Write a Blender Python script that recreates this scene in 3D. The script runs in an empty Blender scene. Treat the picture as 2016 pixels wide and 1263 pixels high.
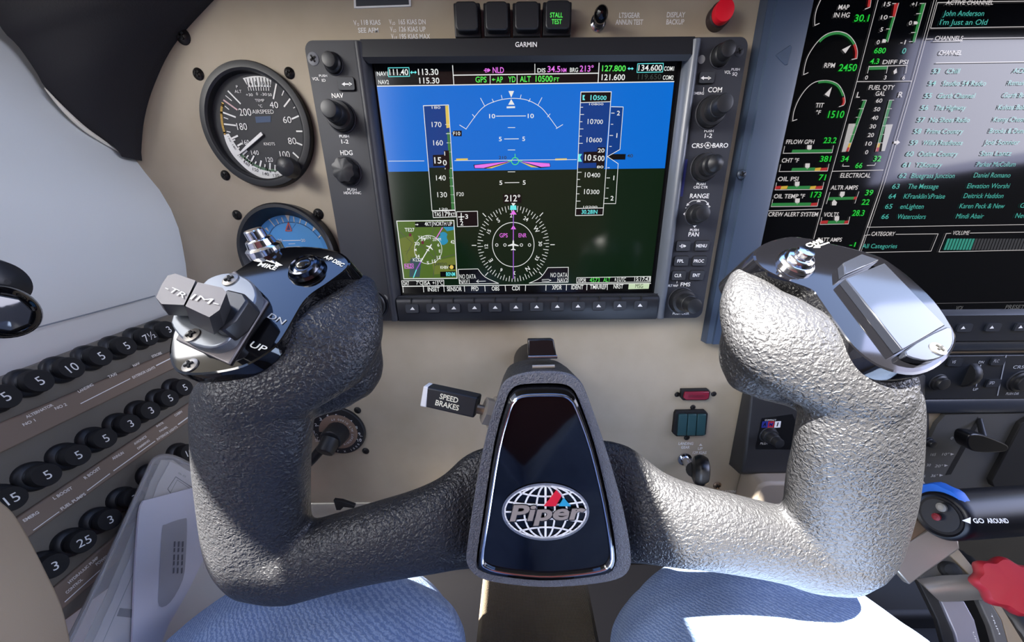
import bpy, bmesh, math, random
from mathutils import Vector as V, Matrix
import numpy as np
random.seed(7)
sc = bpy.context.scene
COL = sc.collection
PI = math.pi

# ------------------------------------------------------------------ camera
FPX, CX, CY = 719.0, 1024.5, 741.4              # focal length and principal point for a 2016 x 1263 frame
RX = V((0.99995537, -0.00448643, -0.00831387))  # camera right
DN = V((-0.00937115, -0.35966397, -0.93303484)) # camera down
FW = V((0.0011958, 0.93307111, -0.35968997))    # camera forward
CAM = V((-0.005947, -0.318248, -0.03631))
cd = bpy.data.cameras.new('camera'); co = bpy.data.objects.new('camera', cd); COL.objects.link(co)
cd.sensor_fit = 'HORIZONTAL'; cd.sensor_width = 36.0; cd.lens = 36.0 * FPX / 2016
cd.shift_x = (1008 - CX) / 2016; cd.shift_y = (CY - 631.5) / 2016
cd.clip_start = 0.01; cd.clip_end = 200
m = Matrix.Identity(4)
for i in range(3):
    m[i][0] = RX[i]; m[i][1] = -DN[i]; m[i][2] = -FW[i]; m[i][3] = CAM[i]
co.matrix_world = m
sc.camera = co

# ------------------------------------------------------------------ light and exposure
sc.view_settings.view_transform = 'Standard'; sc.view_settings.look = 'None'
sc.view_settings.gamma = 1; sc.view_settings.use_curve_mapping = False
sc.view_settings.exposure = 0.25
w = bpy.data.worlds.new('sky'); sc.world = w; w.use_nodes = True
nt = w.node_tree; nt.nodes.clear()
tc = nt.nodes.new('ShaderNodeTexCoord'); sp = nt.nodes.new('ShaderNodeSeparateXYZ')
rp = nt.nodes.new('ShaderNodeValToRGB'); bg = nt.nodes.new('ShaderNodeBackground'); ow = nt.nodes.new('ShaderNodeOutputWorld')
nt.links.new(tc.outputs['Generated'], sp.inputs[0]); nt.links.new(sp.outputs['Z'], rp.inputs[0])
nt.links.new(rp.outputs[0], bg.inputs[0]); nt.links.new(bg.outputs[0], ow.inputs[0])
e = rp.color_ramp.elements
e[0].position = 0.0; e[0].color = (0.62, 0.60, 0.57, 1)
e[1].position = 0.9; e[1].color = (0.12, 0.24, 0.60, 1)
k = e.new(0.25); k.color = (0.84, 0.84, 0.84, 1)
k = e.new(0.55); k.color = (0.30, 0.42, 0.70, 1)
bg.inputs[1].default_value = SKY_STRENGTH = 5.0
SUN = V((-0.32, -0.34, 0.88)).normalized()       # towards the sun
sl = bpy.data.lights.new('sun', 'SUN'); so = bpy.data.objects.new('sun', sl); COL.objects.link(so)
sl.energy = 80.0; sl.angle = 0.009; sl.color = (1.0, 0.96, 0.88)
so.rotation_mode = 'QUATERNION'; so.rotation_quaternion = SUN.to_track_quat('Z', 'Y'); so.location = (0, 0, 3)
def daylight(name, loc, aim, size, sy, power, color):
    l = bpy.data.lights.new(name, 'AREA'); l.shape = 'RECTANGLE'; l.size = size; l.size_y = sy; l.energy = power; l.color = color
    o = bpy.data.objects.new(name, l); COL.objects.link(o); o.location = loc
    o.rotation_mode = 'QUATERNION'; o.rotation_quaternion = (V(loc) - V(aim)).to_track_quat('Z', 'Y')

daylight('daylight_left_window', (-0.95, -0.35, 0.45), (0.1, -0.05, -0.05), 1.3, 0.6, 40.0, (1.0, 0.95, 0.88))
daylight('daylight_right_window', (0.99, -0.43, 0.35), (0.2, -0.43, 0.34), 0.82, 0.52, 6.4, (0.66, 0.68, 1.0))

# ------------------------------------------------------------------ pixel -> space helpers
def ray(px, py):
    return FW + RX * ((px - CX) / FPX) + DN * ((py - CY) / FPX)
def D(px, py, d):
    return CAM + ray(px, py) * d
def proj(p):
    q = V(p) - CAM; z = q.dot(FW)
    return (CX + FPX * q.dot(RX) / z, CY + FPX * q.dot(DN) / z)
class Plane:
    def __init__(s, o, ux, uy):
        s.o = V(o); s.ux = V(ux).normalized(); uy = V(uy)
        s.uy = (uy - s.ux * uy.dot(s.ux)).normalized(); s.n = s.ux.cross(s.uy)
        if s.n.dot(CAM - s.o) < 0: s.n = -s.n
    def px(s, px, py, h=0.0):
        r = ray(px, py); o = s.o + s.n * h
        return CAM + r * ((o - CAM).dot(s.n) / r.dot(s.n))
    def off(s, h):
        return Plane(s.o + s.n * h, s.ux, s.uy)
    def uv(s, u, v, h=0.0):
        return s.o + s.ux * u + s.uy * v + s.n * h
    def coord(s, p):
        q = V(p) - s.o; return (q.dot(s.ux), q.dot(s.uy))
def YP(y): return Plane((0, y, 0), (1, 0, 0), (0, 0, 1))

# ------------------------------------------------------------------ materials
def lin(c):
    c = c / 255.0
    return c / 12.92 if c <= 0.04045 else ((c + 0.055) / 1.055) ** 2.4
def rgb(c): return (lin(c[0]), lin(c[1]), lin(c[2]), 1)
MATS = {}
def mat(name, c, rough=0.5, metal=0.0, emit=0.0, bump=None, coat=0.0, alpha=1.0, spec=0.5, vary=None, trans=0.0):
    if name in MATS: return MATS[name]
    mt = bpy.data.materials.new(name); mt.use_nodes = True; n = mt.node_tree; b = n.nodes['Principled BSDF']
    b.inputs['Base Color'].default_value = rgb(c); b.inputs['Roughness'].default_value = rough
    b.inputs['Metallic'].default_value = metal; b.inputs['Coat Weight'].default_value = coat
    b.inputs['Coat Roughness'].default_value = 0.04
    b.inputs['Alpha'].default_value = alpha; b.inputs['Specular IOR Level'].default_value = spec
    b.inputs['Transmission Weight'].default_value = trans
    if emit:
        b.inputs['Emission Color'].default_value = rgb(c); b.inputs['Emission Strength'].default_value = emit * 0.8
        b.inputs['Base Color'].default_value = (0.004, 0.004, 0.004, 1)
    co_ = n.nodes.new('ShaderNodeTexCoord')
    def noise(scale, detail=3, stretch=None):
        t = n.nodes.new('ShaderNodeTexNoise'); t.inputs['Scale'].default_value = scale; t.inputs['Detail'].default_value = detail
        if stretch:
            mp = n.nodes.new('ShaderNodeMapping'); mp.inputs['Scale'].default_value = stretch
            n.links.new(co_.outputs['Object'], mp.inputs[0]); n.links.new(mp.outputs[0], t.inputs['Vector'])
        else: n.links.new(co_.outputs['Object'], t.inputs['Vector'])
        return t
    if vary:                                   # (second colour, scale, stretch)
        t = noise(vary[1], 4, vary[2] if len(vary) > 2 else None); r = n.nodes.new('ShaderNodeValToRGB')
        r.color_ramp.elements[0].color = rgb(c); r.color_ramp.elements[1].color = rgb(vary[0])
        r.color_ramp.elements[0].position = 0.35; r.color_ramp.elements[1].position = 0.65
        n.links.new(t.outputs[0], r.inputs[0]); n.links.new(r.outputs[0], b.inputs['Base Color'])
    if bump:                                   # (kind, scale, strength, distance)
        kind, s, st, dist = bump
        bp = n.nodes.new('ShaderNodeBump'); bp.inputs['Strength'].default_value = st; bp.inputs['Distance'].default_value = dist
        if kind == 'leather':
            nz = noise(s * 0.6, 2); v = n.nodes.new('ShaderNodeTexVoronoi'); v.feature = 'SMOOTH_F1'; v.inputs['Scale'].default_value = s
            mx = n.nodes.new('ShaderNodeMix'); mx.data_type = 'VECTOR'; mx.inputs[0].default_value = 0.004
            n.links.new(co_.outputs['Object'], mx.inputs[4]); n.links.new(nz.outputs['Color'], mx.inputs[5])
            n.links.new(mx.outputs[1], v.inputs['Vector'])
            iv = n.nodes.new('ShaderNodeMath'); iv.operation = 'MULTIPLY'; iv.inputs[1].default_value = -1
            n.links.new(v.outputs['Distance'], iv.inputs[0]); n.links.new(iv.outputs[0], bp.inputs['Height'])
        elif kind == 'noise':
            n.links.new(noise(s, 4).outputs[0], bp.inputs['Height'])
        elif kind == 'weave':
            t = n.nodes.new('ShaderNodeTexWave'); t.bands_direction = 'DIAGONAL'; t.inputs['Scale'].default_value = s
            t.inputs['Distortion'].default_value = 5.0; t.inputs['Detail'].default_value = 2; t.inputs['Detail Scale'].default_value = 2.5
            n.links.new(co_.outputs['Object'], t.inputs['Vector']); z_ = noise(s * 6, 1)
            ad = n.nodes.new('ShaderNodeMath'); ad.operation = 'MULTIPLY'
            n.links.new(t.outputs[1], ad.inputs[0]); n.links.new(z_.outputs[0], ad.inputs[1]); n.links.new(ad.outputs[0], bp.inputs['Height'])
            r = n.nodes.new('ShaderNodeValToRGB'); r.color_ramp.elements[0].color = rgb(c); r.color_ramp.elements[1].color = rgb(vary[0])
            n.links.new(ad.outputs[0], r.inputs[0])
            fz = noise(26, 4); mx = n.nodes.new('ShaderNodeMix'); mx.data_type = 'RGBA'; mx.blend_type = 'MULTIPLY'
            rr = n.nodes.new('ShaderNodeValToRGB'); rr.color_ramp.elements[0].position = 0.3; rr.color_ramp.elements[0].color = (0.72, 0.74, 0.8, 1)
            rr.color_ramp.elements[1].position = 0.65
            n.links.new(fz.outputs[0], rr.inputs[0]); mx.inputs[0].default_value = 0.8
            n.links.new(r.outputs[0], mx.inputs[6]); n.links.new(rr.outputs[0], mx.inputs[7]); n.links.new(mx.outputs[2], b.inputs['Base Color'])
        elif kind == 'rib':
            t1 = n.nodes.new('ShaderNodeTexWave'); t1.bands_direction = 'X'; t1.inputs['Scale'].default_value = s
            t2 = n.nodes.new('ShaderNodeTexWave'); t2.bands_direction = 'Y'; t2.inputs['Scale'].default_value = s
            ad = n.nodes.new('ShaderNodeMath'); ad.operation = 'ADD'
            for t, i in ((t1, 0), (t2, 1)):
                n.links.new(co_.outputs['Object'], t.inputs['Vector']); n.links.new(t.outputs[1], ad.inputs[i])
            n.links.new(ad.outputs[0], bp.inputs['Height'])
            r = n.nodes.new('ShaderNodeValToRGB'); r.color_ramp.elements[0].color = rgb(c); r.color_ramp.elements[1].color = rgb(vary[0])
            n.links.new(t1.outputs[1], r.inputs[0]); n.links.new(r.outputs[0], b.inputs['Base Color'])
        n.links.new(bp.outputs[0], b.inputs['Normal'])
    MATS[name] = mt; return mt

M_BEIGE = mat('panel beige paint', (173, 160, 139), 0.55, vary=((167, 154, 132), 30), bump=('noise', 900, 0.06, 0.0005))
M_WHITE = mat('white lettering', (235, 235, 232), 0.6)
M_BLACK = mat('black plastic', (26, 27, 30), 0.45)
M_BLACKM = mat('matt black', (14, 14, 16), 0.75)
M_GLOSS = mat('gloss black', (7, 7, 9), 0.05)
M_BEZEL = mat('grey black bezel', (41, 43, 50), 0.5, bump=('noise', 1600, 0.08, 0.0003))
M_BEZELD = mat('dark bezel', (32, 33, 37), 0.4)
M_KNOB = mat('knob black', (30, 31, 34), 0.42, bump=('noise', 1500, 0.05, 0.0003))
M_KEY = mat('key rubber', (44, 47, 53), 0.55)
M_CHROME = mat('chrome', (205, 205, 210), 0.12, 1.0)
M_STEEL = mat('brushed steel', (186, 178, 166), 0.36, 0.75)
M_BRASS = mat('dull brass', (150, 128, 104), 0.38, 0.8)
M_SCREW = mat('black screw', (40, 38, 37), 0.38, 0.6)
M_SLOT = mat('screw recess', (8, 8, 8), 0.8)
M_LEATHER = mat('grained black vinyl', (38, 38, 40), 0.42, bump=('leather', 760, 0.8, 0.0009))
M_GRAIN = mat('hub grained frame', (90, 91, 98), 0.6, bump=('leather', 1100, 0.8, 0.0008))
M_RED = mat('red button', (225, 16, 40), 0.45)
M_REDK = mat('red mixture knob', (150, 26, 36), 0.5)
M_BLUE = mat('blue rubber', (30, 96, 190), 0.5)

# ------------------------------------------------------------------ mesh builder
_txt = {}
def glyphs(s, bold=0.0, shear=0.0):
    key = (s, bold, shear)
    if key not in _txt:
        c = bpy.data.curves.new('t', 'FONT'); c.body = s; c.size = 1.0; c.offset = bold; c.shear = shear; c.resolution_u = 3
        o = bpy.data.objects.new('t', c); COL.objects.link(o)
        bpy.context.view_layer.update()
        me = o.evaluated_get(bpy.context.evaluated_depsgraph_get()).to_mesh()
        _txt[key] = ([(v.co.x, v.co.y) for v in me.vertices], [tuple(p.vertices) for p in me.polygons])
        bpy.data.objects.remove(o); bpy.data.curves.remove(c)
    return _txt[key]
_cap = {}
def cap(bold=0.0):
    if bold not in _cap:
        ys = [y for _, y in glyphs('H', bold)[0]]; _cap[bold] = (min(ys), max(ys))
    return _cap[bold]

class MB:
    def __init__(s): s.v = []; s.f = []; s.m = []; s.mats = []; s.sm = []
    def mi(s, m):
        if m not in s.mats: s.mats.append(m)
        return s.mats.index(m)
    def add(s, vs, fs, m, smooth=False):
        b = len(s.v); s.v += [V(p) for p in vs]; k = s.mi(m)
        for f in fs: s.f.append(tuple(b + i for i in f)); s.m.append(k); s.sm.append(smooth)
        return s
    def poly(s, pts, m, face=None):
        pts = [V(p) for p in pts]
        n = V((0, 0, 0))
        for i in range(len(pts)): n += (pts[i] - pts[0]).cross(pts[(i + 1) % len(pts)] - pts[0])
        c = sum(pts, V()) / len(pts)
        if n.dot((face if face is not None else CAM - c)) < 0: pts = pts[::-1]
        return s.add(pts, [tuple(range(len(pts)))], m)
    def prism(s, front, back, m, side=None, smooth=False):
        """front: outline; back: vector from the front outline to the back, or another outline of as many points"""
        front = [V(p) for p in front]; n = len(front)
        bk = [p + back for p in front] if isinstance(back, V) else [V(p) for p in back]
        nr = V()
        for i in range(n): nr += (front[i] - front[0]).cross(front[(i + 1) % n] - front[0])
        d = sum(bk, V()) / n - sum(front, V()) / n
        if nr.dot(d) > 0: front = front[::-1]; bk = bk[::-1]
        s.add(front, [tuple(range(n))], m); s.add(bk, [tuple(range(n - 1, -1, -1))], side or m)
        s.add(front + bk, [(i, i + n, (i + 1) % n + n, (i + 1) % n) for i in range(n)], side or m, smooth)
        return s
    def rings(s, rings, m, cap0=True, cap1=True, smooth=True, closed=True):
        n = len(rings[0]); vs = [p for r in rings for p in r]; fs = []
        for a in range(len(rings) - 1):
            for i in range(n if closed else n - 1):
                j = (i + 1) % n
                fs.append((a * n + i, a * n + j, (a + 1) * n + j, (a + 1) * n + i))
        s.add(vs, fs, m, smooth)
        if cap0: s.add(rings[0], [tuple(range(n - 1, -1, -1))], m)
        if cap1: s.add(rings[-1], [tuple(range(n))], m)
        return s
    def lathe(s, o, ax, prof, m, seg=32, scallop=None, capm=None, smooth=True, tip=True):
        """prof: (radius, height along ax) from base to tip"""
        o = V(o); ax = V(ax).normalized(); a = ax.orthogonal().normalized(); b = ax.cross(a)
        def ring(r, h):
            out = []
            for i in range(seg):
                t = 2 * PI * i / seg; rr = r * (1 - scallop[1] * (0.5 + 0.5 * math.cos(scallop[0] * t))) if scallop else r
                out.append(o + ax * h + (a * math.cos(t) + b * math.sin(t)) * rr)
            return out
        R = [ring(r, h) for r, h in prof]
        s.rings(R, m, False, False, smooth)
        if tip: s.add(R[-1], [tuple(range(seg))], capm or m)
        s.add(R[0], [tuple(range(seg - 1, -1, -1))], m)
        return s
    def box(s, c, dx, dy, dz, m, bev=0.0):
        """c centre, d* half-extent vectors"""
        c = V(c); dx = V(dx); dy = V(dy); dz = V(dz)
        if dx.cross(dy).dot(dz) < 0: dx = -dx
        q = [c + dx * i + dy * j + dz * k_ for k_ in (-1, 1) for j in (-1, 1) for i in (-1, 1)]
        return s.add(q, [(0, 2, 3, 1), (4, 5, 7, 6), (0, 1, 5, 4), (2, 6, 7, 3), (0, 4, 6, 2), (1, 3, 7, 5)], m)
    def tube(s, path, r, m, seg=12, smooth=True):
        path = [V(p) for p in path]; R = []
        for i, p in enumerate(path):
            t = (path[min(i + 1, len(path) - 1)] - path[max(i - 1, 0)]).normalized()
            a = t.orthogonal().normalized() if i == 0 else (a - t * a.dot(t)).normalized()
            b = t.cross(a); rr = r[i] if isinstance(r, (list, tuple)) else r
            R.append([p + (a * math.cos(2 * PI * k_ / seg) + b * math.sin(2 * PI * k_ / seg)) * rr for k_ in range(seg)])
        return s.rings(R, m, True, True, smooth)
    def loft(s, path, ru, rv, nrm, m, seg=28):
        """elliptic sections: ru across the path in the plane whose normal is nrm, rv along nrm; rounded ends"""
        path = [V(p) for p in path]; R = []; N = len(path)
        def ring(p, t, a_, b_):
            u = t.cross(nrm).normalized(); v = u.cross(t).normalized()
            return [p + u * (a_ * math.cos(2 * PI * k_ / seg)) + v * (b_ * math.sin(2 * PI * k_ / seg)) for k_ in range(seg)]
        T = [(path[min(i + 1, N - 1)] - path[max(i - 1, 0)]).normalized() for i in range(N)]
        for q in (80, 60, 40, 20):
            c, d = math.cos(math.radians(q)), math.sin(math.radians(q))
            R.append(ring(path[0] - T[0] * min(ru[0], rv[0]) * d, T[0], ru[0] * c, rv[0] * c))
        for i in range(N): R.append(ring(path[i], T[i], ru[i], rv[i]))
        for q in (20, 40, 60, 80):
            c, d = math.cos(math.radians(q)), math.sin(math.radians(q))
            R.append(ring(path[-1] + T[-1] * min(ru[-1], rv[-1]) * d, T[-1], ru[-1] * c, rv[-1] * c))
        return s.rings(R, m)
    # ---- flat art drawn on a plane (all arguments in photo pixels unless in mm)
    def line(s, pl, pts, w, m, h=0.0, closed=False):
        q = [pl.px(x, y, h) for x, y in pts]; i0 = pl.px(*pts[0], h)
        d = (pl.px(pts[0][0] + 1, pts[0][1], h) - i0).length
        return s.line3(pl, q, w * d, m, closed)
    def line3(s, pl, q, wid, m, closed=False):
        n = len(q)
        for i in range(n if closed else n - 1):
            a = q[i]; b = q[(i + 1) % n]; t = (b - a)
            if t.length < 1e-9: continue
            t.normalize(); u = pl.n.cross(t) * (wid / 2); e_ = t * (wid * 0.3)
            s.poly([a - e_ + u, b + e_ + u, b + e_ - u, a - e_ - u], m, pl.n)
        return s
    def area(s, pl, pts, m, h=0.0):
        return s.poly([pl.px(x, y, h) for x, y in pts], m, pl.n)
    def text(s, pl, t, xa, xb, y, hpx, m, h=0.0, yb=None, bold=0.0, shear=0.0):
        """fit text t between pixel xa at height y and pixel xb at height yb; hpx = cap height"""
        yb = y if yb is None else yb
        A = pl.px(xa, y, h); B = pl.px(xb, yb, h); ux = (B - A); L = ux.length; ux.normalize(); uy = pl.n.cross(ux)
        xc, yc = (xa + xb) / 2, (y + yb) / 2
        H = abs((pl.px(xc, yc - hpx / 2, h) - pl.px(xc, yc + hpx / 2, h)).dot(uy))
        return s.text3(t, (A + B) / 2, ux, uy, H, L, m, bold, shear)
    def text3(s, t, c, ux, uy, H, L, m, bold=0.0, shear=0.0):
        """L: total length, or None to keep the letters' own width"""
        vs, fs = glyphs(t, bold, shear)
        if not vs: return s
        c0, c1 = cap(bold); x0 = min(x for x, _ in vs); x1 = max(x for x, _ in vs); sy = H / (c1 - c0)
        sx = sy if L is None else L / max(x1 - x0, 1e-6)
        if L is not None and len(t) == 1: sx = min(sx, sy * 1.3)
        return s.add([V(c) + ux * ((x - (x0 + x1) / 2) * sx) + uy * ((y - (c0 + c1) / 2) * sy) for x, y in vs], fs, m)
    def disc(s, pl, c, r, m, h=0.0, seg=40, a0=0.0, a1=2 * PI, r2=None):
        """c: 3D centre; r2 given: ring sector from r2 to r"""
        c = V(c) + pl.n * h; n = max(3, int(seg * abs(a1 - a0) / (2 * PI)) + 1)
        ang = [a0 + (a1 - a0) * i / n for i in range(n + 1)]
        P_ = lambda rad, t: c + pl.ux * (rad * math.sin(t)) + pl.uy * (rad * math.cos(t))
        if r2 is None: return s.poly([P_(r, t) for t in ang[:-1]] if abs(a1 - a0) > 6.28 else [c] + [P_(r, t) for t in ang], m, pl.n)
        for i in range(n): s.poly([P_(r, ang[i]), P_(r, ang[i + 1]), P_(r2, ang[i + 1]), P_(r2, ang[i])], m, pl.n)
        return s
    def build(s, name, parent=None, bevel=0.0, seg=2, sharp=35, fix=False):
        if parent is None: org = sum(s.v, V()) / max(1, len(s.v))
        else:
            r = parent
            while r.parent: r = r.parent
            org = V(r['_o']) if '_o' in r else r.location
        me = bpy.data.meshes.new(name)
        me.from_pydata([tuple(p - org) for p in s.v], [], s.f)
        for mm in s.mats: me.materials.append(mm)
        me.polygons.foreach_set('material_index', s.m); me.polygons.foreach_set('use_smooth', s.sm)
        me.update()
        if fix or bevel:
            bm = bmesh.new(); bm.from_mesh(me); bmesh.ops.remove_doubles(bm, verts=bm.verts, dist=1e-6)
            bmesh.ops.recalc_face_normals(bm, faces=bm.faces); bm.to_mesh(me); bm.free()
        if bevel:
            me.polygons.foreach_set('use_smooth', [True] * len(me.polygons))
        me.set_sharp_from_angle(angle=math.radians(sharp))
        o = bpy.data.objects.new(name, me); COL.objects.link(o)
        if parent is None: o.location = org
        else: o.parent = parent
        if bevel:
            b = o.modifiers.new('bevel', 'BEVEL'); b.width = bevel; b.segments = seg; b.limit_method = 'ANGLE'; b.angle_limit = math.radians(30)
            b.harden_normals = False
        return o

def thing(name, label, cat, loc, group=None):
    o = bpy.data.objects.new(name, None); COL.objects.link(o); o.location = loc; o.empty_display_size = 0.01
    return tag(o, label, cat, group)
def tag(o, label, cat, group=None, kind=None):
    o['label'] = label; o['category'] = cat
    if group: o['group'] = group
    if kind: o['kind'] = kind
    return o
def struct(mb, name, label=None, cat=None, **kw):
    o = mb.build(name, **kw); o['kind'] = 'structure'
    o['label'] = label or name; o['category'] = cat or name.split('_')[0]
    return o
def remesh(mb, name, mats, parent, voxel=0.0016, smooth=6, post=None):
    """fuse overlapping closed shapes into one skin"""
    r = parent
    while r.parent: r = r.parent
    org = r.location
    me = bpy.data.meshes.new(name); me.from_pydata([tuple(p - org) for p in mb.v], [], mb.f); me.update()
    bm = bmesh.new(); bm.from_mesh(me); bmesh.ops.remove_doubles(bm, verts=bm.verts, dist=1e-7); bmesh.ops.recalc_face_normals(bm, faces=bm.faces); bm.to_mesh(me); bm.free()
    o = bpy.data.objects.new(name, me); COL.objects.link(o)
    a = o.modifiers.new('r', 'REMESH'); a.mode = 'VOXEL'; a.voxel_size = voxel
    b = o.modifiers.new('s', 'SMOOTH'); b.factor = 0.5; b.iterations = smooth
    bpy.context.view_layer.update()
    nm = bpy.data.meshes.new_from_object(o.evaluated_get(bpy.context.evaluated_depsgraph_get()))
    o.modifiers.clear(); o.data = nm; nm.name = name
    nm.materials.clear()
    for mm in mats: nm.materials.append(mm)
    nm.polygons.foreach_set('use_smooth', [True] * len(nm.polygons))
    if post: post(nm)
    o.parent = parent
    return o
def rrect(pl, x0, y0, x1, y1, r, n=4):
    """rounded rectangle outline in plane coordinates"""
    out = []
    for cx, cy, a in ((x1 - r, y1 - r, 0), (x0 + r, y1 - r, 90), (x0 + r, y0 + r, 180), (x1 - r, y0 + r, 270)):
        for i in range(n + 1):
            t = math.radians(a + 90 * i / n); out.append((cx + r * math.cos(t), cy + r * math.sin(t)))
    return [pl.uv(*p) for p in out]
def axis_point(p_base, ax, px, py):
    """height along ax at which the axis point comes nearest the pixel"""
    best = min((math.hypot(proj(p_base + ax * (i * 0.0005))[0] - px, proj(p_base + ax * (i * 0.0005))[1] - py), i) for i in range(0, 160))
    return best[1] * 0.0005
def smoothline(pts, n=6):
    """Catmull-Rom through 2D points, open"""
    out = []; N = len(pts)
    for i in range(N - 1):
        p0, p1, p2, p3 = pts[max(i - 1, 0)], pts[i], pts[i + 1], pts[min(i + 2, N - 1)]
        for j in range(n):
            t = j / n
            out.append(tuple(0.5 * (2 * p1[k_] + (p2[k_] - p0[k_]) * t + (2 * p0[k_] - 5 * p1[k_] + 4 * p2[k_] - p3[k_]) * t * t + (3 * p1[k_] - p0[k_] - 3 * p2[k_] + p3[k_]) * t ** 3) for k_ in range(len(p1))))
    out.append(tuple(pts[-1])); return out
def smoothloop(pts, n=4):
    N = len(pts); out = []
    for i in range(N):
        p0, p1, p2, p3 = pts[i - 1], pts[i], pts[(i + 1) % N], pts[(i + 2) % N]
        for j in range(n):
            t = j / n
            out.append(tuple(0.5 * (2 * p1[k_] + (p2[k_] - p0[k_]) * t + (2 * p0[k_] - 5 * p1[k_] + 4 * p2[k_] - p3[k_]) * t * t + (3 * p1[k_] - p0[k_] - 3 * p2[k_] + p3[k_]) * t ** 3) for k_ in range(2)))
    return out
FR = V((0, -1, 0))                               # out of the panel, towards the pilot
def screw(parent, pl, px, py, rpx, m=None, name='screw', h=0.0, slotm=None, dome=0.35):
    c = pl.px(px, py, h); r = (pl.px(px + rpx, py, h) - c).length
    b = MB(); n = pl.n
    b.lathe(c - n * 0.0004, n, [(r, 0), (r, 0.0008), (r * 0.8, 0.0008 + r * dome * 0.6), (r * 0.4, 0.0008 + r * dome), (r * 0.12, 0.0008 + r * dome * 1.05)], m or M_SCREW, 20)
    z = c + n * (0.0006 + r * dome * 1.1)
    for a in (0.5, 0.5 + PI / 2):
        d = (pl.ux * math.cos(a) + pl.uy * math.sin(a)); u = n.cross(d)
        b.box(z, d * r * 0.55, u * r * 0.13, n * r * 0.08, slotm or M_SLOT)
    return b.build(name, parent)
# ================================================================== instrument panel plate
PN = YP(0.004)                                   # painted face of the panel
pan = thing('instrument_panel', 'beige painted instrument panel plate with white placard lettering behind the control yoke', 'panel', (0, 0.004, -0.31))
edge = [(470, -70), (400, 0), (330, 80), (290, 160), (270, 230), (264, 300), (282, 335), (312, 370), (336, 410), (352, 450), (364, 505), (371, 570), (368, 640), (372, 720)]
out = [PN.px(x, y) - V((0.022 if y > 300 else 0.004 if y > 100 else 0, 0, 0)) for x, y in smoothline(edge, 4)]
zb = PN.px(1060, 985).z
out += [V((out[-1].x, 0.004, zb)), V((0.66, 0.004, zb)), V((0.66, 0.004, out[0].z))]
MB().prism(out, V((0, 0.006, 0)), M_BEIGE).build('plate', pan)
b = MB(); T = lambda t, xa, xb, y, h, **k_: b.text(PN, t, xa, xb, y, h, M_WHITE, 0.0003, **{'bold': 0.022, **k_})
T('V', 696, 702, 45, 10); T('O', 703, 707, 48, 6); T('118 KIAS', 711, 749, 44, 10); T('SEE AFM', 705, 745, 59.5, 10)
for i, (a_, t) in enumerate((('LO', '165 KIAS DN'), ('LO', '126 KIAS UP'), ('LE', '195 KIAS MAX'))):
    y = 43 + 14.3 * i; T('V', 766 + i * 2, 771 + i * 2, y, 10); T(a_, 772 + i * 2, 778 + i * 2, y + 3, 6); T(t, 785 + i, (838, 838, 847)[i], y, 10)
b.build('lettering', pan); b = MB()
T('LTS/GEAR', 1219, 1260, 30, 10.5); T('ANNUN TEST', 1212, 1266, 43.5, 10.5)
b.build('lettering', pan); b = MB()
T('DISPLAY', 1313, 1349, 29, 10.5); T('BACKUP', 1312, 1347, 43, 10.5)
b.build('lettering', pan); b = MB()
T('LANDING', 1336, 1365, 872.5, 5.5); T('GEAR', 1341, 1358, 880, 5.5); T('UP', 1374, 1383, 882.5, 5.5); T('129 KIAS', 1364, 1391, 890.5, 5.5)
b.area(PN, [(1376, 877), (1383, 877), (1379.5, 872.5)], M_WHITE, 0.0003)
b.build('lettering', pan); b = MB()
T('EMER GEAR EXTENSION', 1389, 1464, 967, 4.6); T('PULL - SEE A.F.M', 1400, 1459, 973, 4.6)
b.build('lettering', pan)
for x, y, r in ((361, 72, 14), (391, 146, 10.5), (570, 144, 10), (444, 345, 9), (467, 423, 9), (627, 421, 10), (704, 807, 7), (720, 887, 7),
                (1333, 776, 5.2), (1405, 775, 5.2), (1364, 801, 5.2), (1352, 861, 5.5)):
    screw(pan, PN, x, y, r)
screw(pan, PN, 1412, 955, 8, M_BRASS)
# small dark placard with a white border
pl = thing('placard', 'small dark placard with a white border at the top edge of the panel', 'placard', PN.px(751, 0))
q = [(695, -30), (806, -32), (809, 12), (697, 16)]
MB().prism([PN.px(x, y, 0.0008) for x, y in q], V((0, 0.0008, 0)), M_WHITE).build('border', pl)
MB().prism([PN.px(x, y, 0.0011) for x, y in [(699, -28), (802, -30), (805, 8.5), (701, 12)]], V((0, 0.0008, 0)), mat('placard grey', (52, 56, 62), 0.5)).build('face', pl)

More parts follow.
